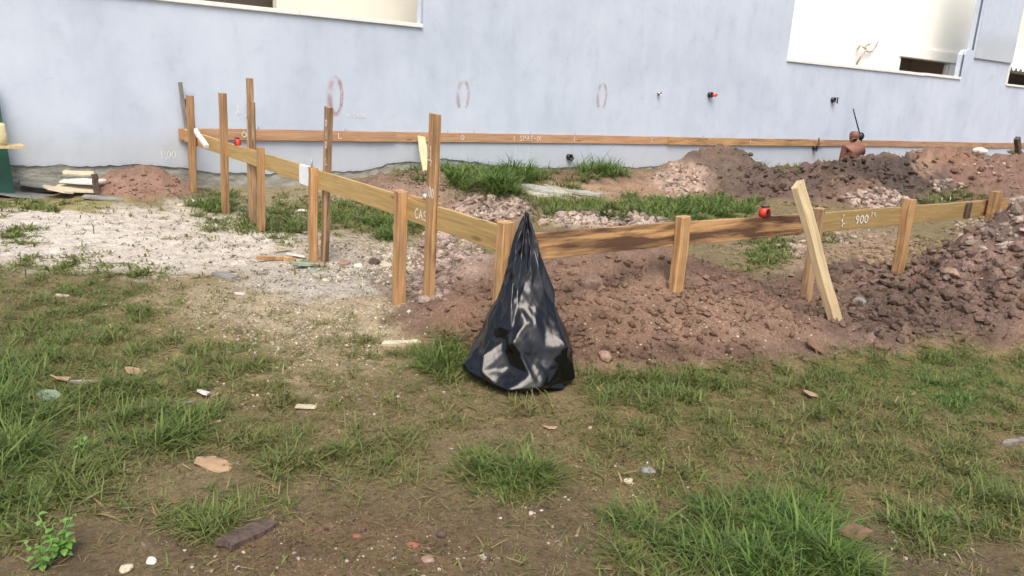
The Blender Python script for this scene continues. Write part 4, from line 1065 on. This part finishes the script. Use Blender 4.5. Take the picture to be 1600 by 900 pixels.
# ================================================================== CLODS AND PEBBLES (uncountable)
PHI = (1 + 5 ** .5) / 2
ICO = np.array([(-1, PHI, 0), (1, PHI, 0), (-1, -PHI, 0), (1, -PHI, 0), (0, -1, PHI), (0, 1, PHI), (0, -1, -PHI), (0, 1, -PHI), (PHI, 0, -1), (PHI, 0, 1), (-PHI, 0, -1), (-PHI, 0, 1)]) / math.sqrt(1 + PHI * PHI)
ICF = np.array([(0, 11, 5), (0, 5, 1), (0, 1, 7), (0, 7, 10), (0, 10, 11), (1, 5, 9), (5, 11, 4), (11, 10, 2), (10, 7, 6), (7, 1, 8), (3, 9, 4), (3, 4, 2), (3, 2, 6), (3, 6, 8), (3, 8, 9), (4, 9, 5), (2, 4, 11), (6, 2, 10), (8, 6, 7), (9, 8, 1)])
def clods(name, X, Y, R, C, label, cat):
    n = len(X); Z = height(X, Y)
    S = RNG.uniform(0.65, 1.3, (n, 1, 3)) * R[:, None, None]; S[..., 2] *= 0.75
    J = 1 + RNG.uniform(-0.36, 0.36, (n, 12, 1))
    a = RNG.uniform(0, 2 * np.pi, n); b = RNG.uniform(-.6, .6, n)
    P = ICO[None] * J * S
    ca, sa = np.cos(a)[:, None], np.sin(a)[:, None]; cb, sb = np.cos(b)[:, None], np.sin(b)[:, None]
    y1 = P[..., 1] * cb - P[..., 2] * sb; z1 = P[..., 1] * sb + P[..., 2] * cb
    x2 = P[..., 0] * ca - y1 * sa; y2 = P[..., 0] * sa + y1 * ca
    V = np.stack([x2 + X[:, None], y2 + Y[:, None], z1 + (Z + R * 0.18)[:, None]], -1).reshape(-1, 3)
    T = (ICF[None] + (np.arange(n) * 12)[:, None, None]).reshape(-1, 3)
    o = obj(name, np_mesh(name, V, None, T, False, np.repeat(C, 12, 0)), 'clod')
    tag(o, label, cat, kind='stuff')
def scatter(n, spots, rmin, rmax, power=2.2):
    "points in pixel ellipses dropped onto the terrain"
    X = []; Y = []; W_ = []
    area = np.array([s[2] * s[3] * s[4] for s in spots]); k = (n * area / area.sum()).astype(int)
    for (cx, cy, rx, ry, wt, *rest), m in zip(spots, k):
        c = np.array([ground_px(cx + rx * math.cos(a) * f, min(870, cy + ry * math.sin(a) * f))[:2] for f in (0.5, 0.98) for a in np.linspace(0, 2 * math.pi, 13)[:-1]])
        lo = c.min(0) ; hi = c.max(0); got = 0; tries = 0
        while got < m and tries < 30:
            q = RNG.uniform(lo, hi, (m * 4 + 50, 2)); px, py = proj(np.column_stack([q, height(q[:, 0], q[:, 1])]))
            d = ((px - cx) / rx) ** 2 + ((py - cy) / ry) ** 2
            ok = q[d < RNG.uniform(0.15, 1.0, len(d))][:m - got]; got += len(ok); tries += 1
            X.append(ok[:, 0]); Y.append(ok[:, 1])
            W_.append(np.full(len(ok), rest[0] if rest else 1.0))
    X = np.concatenate(X); Y = np.concatenate(Y); W_ = np.concatenate(W_)
    return X, Y, (rmin + (rmax - rmin) * RNG.random(len(X)) ** (power * 1.6)) * W_
def shade(base, n, v=0.22): return np.array(lin(base))[None] * RNG.uniform(1 - v, 1 + v, (n, 1)) * (1 + RNG.uniform(-.05, .05, (n, 3)))
# brown earth clods take the local soil colour
sp = [(1000, 490, 330, 95, 1), (800, 530, 150, 40, 1), (1440, 460, 190, 95, 2.6, 1.5), (1560, 400, 90, 70, 2.4, 1.6), (1150, 275, 110, 45, 1.6, 2.0), (1300, 285, 160, 45, 2.4, 2.4), (1480, 275, 140, 45, 2.4, 2.6), (220, 290, 75, 25, 3, 1.0), (680, 430, 70, 60, 2, 1.0), (740, 330, 80, 30, 2, 1.0), (1300, 390, 130, 40, 0.8, 1.0), (650, 300, 80, 30, .8)]
X, Y, R = scatter(26000, sp, 0.003, 0.032, 3.2)
px, py = proj(np.column_stack([X, Y, height(X, Y)]))
C = zone_color(px, py, X, Y, mound_sum(X, Y)) * RNG.uniform(0.75, 1.25, (len(X), 1))
clods('earth_clods', X, Y, R, C, 'loose brown earth clods scattered over the dug heaps', 'earth clods')
sp = [(1060, 285, 45, 32, 1.2, 1.2), (1370, 312, 55, 18, 2.5, 1.5), (1480, 290, 40, 12, 1, 1.4), (940, 345, 105, 16, 2.2, 1.2), (770, 325, 60, 22, 2.2, 1.1), (700, 390, 55, 40, 1.6), (670, 440, 40, 40, 1.3), (1250, 390, 40, 14, .8), (1560, 380, 90, 60, 1.2, 1.3), (1330, 240 + 130, 60, 16, .4), (1540, 262, 60, 20, .7, 1.4), (1595, 330, 25, 30, 1, 1.6)]
X, Y, R = scatter(8000, sp, 0.005, 0.045, 2.6)
C = shade((164, 147, 135), len(X), 0.42)
clods('pale_marl_lumps', X, Y, R, C, 'pale grey-pink marl lumps heaped in patches on the dug earth', 'marl lumps')
sp = [(500, 450, 260, 70, 1), (250, 480, 260, 60, .35), (470, 510, 240, 60, 1.2, 1.3), (560, 405, 110, 40, 3.2, 1.8), (480, 435, 120, 30, 2.0, 1.6), (620, 420, 60, 40, 3, 2.6), (420, 385, 160, 40, .8, 1.7), (450, 600, 300, 70, .35), (560, 870, 300, 40, .14), (900, 760, 240, 120, .13), (150, 370, 200, 45, .25), (1430, 850, 120, 40, .3), (1000, 520, 320, 70, .25)]
X, Y, R = scatter(11500, sp, 0.0014, 0.0095, 2.8)
C = shade((192, 182, 166), len(X), 0.34)
dk = RNG.random(len(X)) < 0.25; C[dk] *= 0.4
clods('gravel', X, Y, R, C, 'fine pale gravel and pebbles strewn over bare soil', 'gravel')

sp = [(420, 520, 330, 110, 1), (550, 855, 330, 55, 1.6), (900, 760, 260, 120, 1.0), (1430, 850, 140, 45, 1), (200, 620, 220, 150, .8), (1250, 700, 330, 130, .7), (560, 720, 260, 90, 1)]
X, Y, R = scatter(9000, sp, 0.0015, 0.009, 2.2)
px, py = proj(np.column_stack([X, Y, height(X, Y)]))
C = zone_color(px, py, X, Y, mound_sum(X, Y)) * RNG.uniform(0.6, 1.35, (len(X), 1))
clods('soil_crumbs', X, Y, R, C, 'small brown soil crumbs over the trodden bare ground', 'soil crumbs')

# ================================================================== GRASS
G = [ # px, py, rx, ry, density, length, green
    (10, 690, 110, 170, 1.0, .15, .85), (120, 530, 190, 90, .75, .075, .62), (200, 640, 190, 80, .75, .09, .66), (262, 690, 62, 40, 1.0, .13, .78), (80, 740, 160, 70, .7, .11, .62), (340, 805, 120, 42, .7, .09, .66),
    (430, 700, 130, 60, .55, .08, .5), (565, 720, 110, 62, .55, .09, .5), (785, 745, 74, 44, .8, .12, .72), (500, 620, 210, 62, .65, .055, .3), (640, 650, 140, 55, .6, .055, .25), (700, 560, 62, 32, 1.0, .14, .8), (585, 547, 80, 16, .6, .06, .5), (730, 600, 60, 30, .8, .08, .5),
    (830, 636, 60, 20, .8, .11, .15), (935, 605, 60, 34, .9, .11, .66), (1050, 605, 170, 38, .9, .09, .62), (1230, 592, 120, 36, .85, .09, .55), (1090, 690, 260, 80, .75, .065, .42), (1180, 850, 180, 95, .85, .13, .95), (1010, 850, 110, 70, .6, .11, .72), (1260, 870, 120, 70, .9, .13, 1.0), (1040, 745, 80, 40, .7, .1, .45), (1240, 760, 90, 40, .7, .11, .6),
    (1460, 585, 210, 50, 1.0, .055, .75), (1500, 622, 120, 44, 1.0, .045, 1.0), (1400, 700, 250, 90, .85, .07, .42), (1420, 835, 66, 36, .8, .10, .6), (1550, 790, 90, 70, .7, .10, .6), (1300, 640, 130, 55, .8, .07, .5), (1620, 700, 80, 90, .7, .07, .4), (1700, 620, 200, 120, .7, .06, .5),
    (450, 525, 230, 50, .34, .045, .3), (340, 470, 120, 30, .4, .05, .4), (340, 565, 110, 35, .7, .08, .55), (120, 442, 170, 34, .75, .07, .6), (40, 420, 90, 20, .4, .06, .5), (20, 368, 70, 15, .7, .07, .6), (60, 320, 110, 8, .8, .07, .6), (200, 430, 120, 25, .35, .05, .4), (-80, 600, 120, 200, .8, .12, .7),
    (330, 318, 46, 16, .9, .13, .8), (430, 352, 90, 24, .7, .10, .7), (470, 330, 110, 26, .5, .09, .55), (560, 335, 60, 26, .6, .1, .7), (604, 352, 36, 22, .9, .16, .9), (345, 350, 60, 12, .6, .08, .6), (655, 345, 30, 20, .8, .16, .9), (520, 345, 30, 22, .8, .13, .7),
    (780, 285, 92, 22, 1.3, .26, .95), (730, 270, 38, 14, 1.2, .24, .9), (860, 297, 34, 10, 1.0, .18, .7), (938, 270, 34, 8, 1.3, .26, .95), (990, 328, 180, 15, 1.0, .13, .72), (1100, 325, 90, 16, 1.1, .16, .88), (890, 326, 70, 16, .9, .12, .6), (1200, 385, 46, 26, .9, .09, .6), (1190, 405, 36, 18, .8, .08, .65), (1290, 372, 40, 14, .6, .08, .5), (1480, 310, 70, 8, .8, .14, .5), (1225, 253, 26, 5, .8, .18, .6), (640, 272, 22, 8, .7, .14, .8), (480, 412, 35, 8, .6, .07, .6),
]
def grass_field(px, py, X, Y):
    nx = 34 * noise(X * 3, Y * 3, 70) + 22 * noise(X * 9, Y * 9, 71); ny = .5 * (34 * noise(X * 3, Y * 3, 72) + 22 * noise(X * 9, Y * 9, 73))
    qx, qy = px + nx, py + ny
    D = np.full(len(px), 0.05); L = np.full(len(px), .05); Gr = np.full(len(px), .35); wsum = np.full(len(px), 0.05)
    for cx, cy, rx, ry, d, l, g in G:
        f = 1 - sstep(0.15, 1.28, np.sqrt(((qx - cx) / rx) ** 2 + ((qy - cy) / ry) ** 2)); f = f * d
        D = np.maximum(D, f); L = L + f * f * l; Gr = Gr + f * f * g; wsum = wsum + f * f
    den = wsum + 0.95 * (wsum < .0501)
    L = (L - 0.05 + 0.05 * 0.06) / wsum; Gr = (Gr - 0.35 + 0.05 * .35) / wsum
    return D, np.clip(L, .03, .3), np.clip(Gr, 0, 1)
def ground_dist(X, Y): return np.sqrt(X * X + Y * Y + 2.2)
def grass():
    # tufts, uniformly over the plot, kept by the growth map
    nT = 560000
    v = 0.9 + (15.5 - 0.9) * RNG.random(nT) ** 0.95; u = RNG.uniform(-0.80, 0.86, nT) * (v + 0.35)
    X = v * math.sin(yaw) + u * math.cos(yaw); Y = v * math.cos(yaw) - u * math.sin(yaw)
    ok = (Y < 10.33); X, Y, v = X[ok], Y[ok], v[ok]
    Z = height(X, Y); px, py = proj(np.column_stack([X, Y, Z])); m = mound_sum(X, Y)
    D, L, Gr = grass_field(px, py, X, Y)
    patch = 0.50 + 1.0 * noise(X * 5.5, Y * 5.5, 75) + 0.4 * noise(X * 1.4, Y * 1.4, 76) + 0.8 * noise(X * 12, Y * 12, 77)
    D = D * np.clip(patch + 0.10 + 0.1 * (D > .85) + 0.35 * (v > 6.5), 0.12, 1.2)
    D = D * np.where((m > .10) & (Y < 6), .03, 1.0)
    for cx_, cy_, cr_ in CLEAR: D = D * (((X - cx_) ** 2 + (Y - cy_) ** 2) > cr_ ** 2)
    # not under the bag
    D = D * (((X - 2.43) ** 2 + (Y - 3.13) ** 2) > 0.20 ** 2)
    keep = RNG.random(len(X)) < D * np.where(v > 5.5, .95, 1.4)
    X, Y, Z, L, Gr, v, D = [a[keep] for a in (X, Y, Z, L, Gr, v, D)]
    L = L * np.clip(0.85 + 0.9 * noise(X * 7, Y * 7, 79), .45, 1.5)
    nb = np.clip((RNG.poisson(3.4 + 3.0 * np.clip(D, 0, 1))), 2, 11)
    nb = np.where(v > 6, np.minimum(nb, 5), nb)
    I = np.repeat(np.arange(len(X)), nb); n = len(I)
    spread = 0.012 + 0.10 * L[I]
    bx = X[I] + RNG.normal(0, 1, n) * spread; by = Y[I] + RNG.normal(0, 1, n) * spread
    bz = height(bx, by) - 0.003
    az = RNG.uniform(0, 2 * np.pi, n)
    ln = L[I] * RNG.uniform(0.35, 1.3, n)
    up = np.clip(RNG.normal(0.52, 0.28, n), 0.05, 1.0)       # 1 = upright
    dry = RNG.random(n) > (0.30 + 0.62 * Gr[I])
    up = np.where(dry, up * 0.38, up)
    el = up * np.pi / 2 * 0.93
    wd = (0.0009 + 0.0015 * RNG.random(n)) * np.where(v[I] > 5.5, 2.2, 1.0) * np.where(L[I] < .06, .9, 1.15) * np.where(RNG.random(n) < .12, 2.1, 1.0)
    dx, dy = np.cos(az), np.sin(az); sx, sy = -dy, dx
    droop = RNG.uniform(0.25, 1.0, n) * up
    def at(t):
        e = el - droop * 1.1 * t
        r = ln * t * np.cos(e); z = ln * t * np.sin(np.maximum(e, -0.5))
        return bx + dx * r, by + dy * r, np.maximum(bz + z, height_fast + 0.002)
    height_fast = bz
    rows = []
    for t, wf in ((0, .8), (0.45, 1.0), (0.8, .65)):
        x, y, z = at(t); rows.append([np.stack([x + sx * wd * wf * q, y + sy * wd * wf * q, z], -1) for q in (-1, 1)])
    x, y, z = at(1.0); tip = np.stack([x, y, z], -1)
    big = ln > 0.085; bi = np.where(big)[0]; si = np.where(~big)[0]
    Vb = np.stack([rows[0][0], rows[0][1], rows[1][0], rows[1][1], rows[2][0], rows[2][1], tip], 1)[bi].reshape(-1, 3)
    Vs = np.stack([rows[0][0], rows[0][1], rows[1][0], rows[1][1], tip], 1)[si].reshape(-1, 3)
    V = np.vstack([Vb, Vs]); k = np.arange(len(bi))[:, None] * 7; k2 = len(Vb) + np.arange(len(si))[:, None] * 5
    Q = np.concatenate([k + np.array([[0, 1, 3, 2]]), k + np.array([[2, 3, 5, 4]]), k2 + np.array([[0, 1, 3, 2]])]); T = np.concatenate([k + np.array([[4, 5, 6]]), k2 + np.array([[2, 3, 4]])])
    # colours
    g_hi = np.array(lin((108, 138, 60))); g_lo = np.array(lin((74, 97, 52))); ol = np.array(lin((122, 118, 72))); st = np.array(lin((182, 164, 116))); br = np.array(lin((110, 90, 62)))
    a = np.clip(Gr[I] + RNG.normal(0, .16, n), 0, 1)[:, None]; b = RNG.random((n, 1))
    tuftv = RNG.uniform(0.78, 1.2, len(X))[I][:, None]
    green = (g_lo * b + g_hi * (1 - b)); c = (ol * (1 - a) + green * a) * tuftv
    dc = st * b + br * (1 - b); d_ = dry[:, None] * (0.55 + 0.4 * RNG.random((n, 1))); c = c * (1 - d_) + dc * d_
    C = np.vstack([np.repeat(c[bi], 7, 0), np.repeat(c[si], 5, 0)])
    o = obj('grass', np_mesh('grass', V, Q, T, True, C), 'grass')
    tag(o, 'patchy green and straw-coloured grass growing over the trodden soil', 'grass', kind='stuff')
    print('grass blades', n, len(bi))
    # flattened straw and roots lying on the soil
    nS = 80000
    v = 1.0 + 5.6 * RNG.random(nS) ** 0.8; u = RNG.uniform(-0.8, 0.86, nS) * (v + .3)
    X = v * math.sin(yaw) + u * math.cos(yaw); Y = v * math.cos(yaw) - u * math.sin(yaw)
    Z = height(X, Y); px, py = proj(np.column_stack([X, Y, Z])); D, L, Gr = grass_field(px, py, X, Y)
    keep = (RNG.random(nS) < 0.10 + 0.9 * D) & (mound_sum(X, Y) < .08); X, Y = X[keep], Y[keep]; n = len(X)
    az = RNG.uniform(0, 2 * np.pi, n); ln = RNG.uniform(.012, .07, n); wd = RNG.uniform(.0006, .0013, n); cv = RNG.normal(0, .5, n)
    pts = []
    for t, wf in ((0, .7), (.5, 1), (1, .5)):
        x = X + np.cos(az + cv * t) * ln * t; y = Y + np.sin(az + cv * t) * ln * t; z = height(x, y) + .003 + .010 * RNG.random(n)
        for s in (-1, 1): pts.append(np.stack([x - np.sin(az) * wd * wf * s, y + np.cos(az) * wd * wf * s, z], -1))
    V = np.stack(pts, 1).reshape(-1, 3); k = np.arange(n)[:, None] * 6
    Q = np.concatenate([k + np.array([[0, 1, 3, 2]]), k + np.array([[2, 3, 5, 4]])])
    b = RNG.random((n, 1)); c = (st * b + br * .8 * (1 - b)); g_ = (RNG.random((n, 1)) < .45); c = np.where(g_, ol * .9, c) * RNG.uniform(.6, 1.1, (n, 1))
    o = obj('straw_litter', np_mesh('straw_litter', V, Q, None, True, np.repeat(c, 6, 0)), 'grass')
    tag(o, 'dead straw and fine twigs littering the bare soil', 'straw', kind='stuff')
grass()

# broad-leaved weeds
def weed(px, py, h, n, label, seed, mat='weed'):
    rn = random.Random(seed); p = ground_px(px, py); t = empty('weed', (p[0], p[1], H(p[0], p[1])), label, 'weed')
    bm = bmesh.new(); stems = max(2, n // 7)
    for s in range(stems):
        a0 = rn.uniform(0, 6.28); lean = rn.uniform(.15, .55); hh = h * rn.uniform(.6, 1.05)
        top = Vector((math.cos(a0) * lean * hh, math.sin(a0) * lean * hh, hh))
        tube_bm(bm, [Vector((0, 0, -.01)), top * .5 + Vector((0, 0, .01)), top], [.003, .0025, .0015], 5)
        for k in range(n // stems):
            f = (k + 1) / (n // stems); c = top * f; az = a0 + k * 2.4 + rn.uniform(-.4, .4); L = h * rn.uniform(.18, .32) * (1.15 - .4 * f); W = L * .34
            d = Vector((math.cos(az), math.sin(az), rn.uniform(.05, .6))).normalized(); sd_ = d.cross(Vector((0, 0, 1))).normalized(); up = sd_.cross(d)
            rows = []
            for tt, ww in ((0, .08), (.25, .7), (.5, 1), (.75, .72), (1, .04)):
                cpt = c + d * L * tt - Vector((0, 0, 1)) * L * .45 * tt * tt
                rows.append([bm.verts.new(cpt - sd_ * W * ww + up * W * .25 * ww), bm.verts.new(cpt), bm.verts.new(cpt + sd_ * W * ww + up * W * .25 * ww)])
            for r0, r1 in zip(rows, rows[1:]):
                bm.faces.new((r0[0], r0[1], r1[1], r1[0])); bm.faces.new((r0[1], r0[2], r1[2], r1[1]))
    me = bpy.data.meshes.new('foliage'); bm.to_mesh(me); bm.free(); me.polygons.foreach_set('use_smooth', np.ones(len(me.polygons), bool))
    obj('foliage', me, mat, t)
weed(92, 872, 0.13, 48, 'bright green leafy weed on the muddy ground', 2)
weed(68, 888, 0.09, 34, 'low leafy weed beside a taller bright one', 3)
weed(128, 712, 0.10, 26, 'leafy weed amid long grass blades', 4)
weed(1475, 820, 0.07, 34, 'creeping rounded weed beside bare wet mud', 5)
weed(1440, 830, 0.05, 12, 'sparse creeping weed at the edge of bare mud', 6)


# chalk writing and nails belong to the plank or post they sit on
bpy.context.view_layer.update()
for run in (side, front, back):
    kids = list(run.children); solid = [k for k in kids if k.name.split('.')[0] in ('plank', 'post')]
    for m in kids:
        if m.name.split('.')[0] not in ('chalk_mark', 'nail', 'paper_wrap'): continue
        c = m.matrix_world @ (sum((v.co for v in m.data.vertices), Vector()) / len(m.data.vertices)); best = None
        for p in solid:
            l = p.matrix_world.inverted() @ c; bb = [Vector(q) for q in p.bound_box]
            lo = Vector([min(q[i] for q in bb) for i in range(3)]); hi = Vector([max(q[i] for q in bb) for i in range(3)])
            d = (l - Vector([min(max(l[i], lo[i]), hi[i]) for i in range(3)])).length
            if best is None or d < best[0]: best = (d, p)
        mw = m.matrix_world.copy(); p = best[1]
        m.parent = p; m.matrix_parent_inverse = p.matrix_world.inverted(); m.matrix_basis = mw
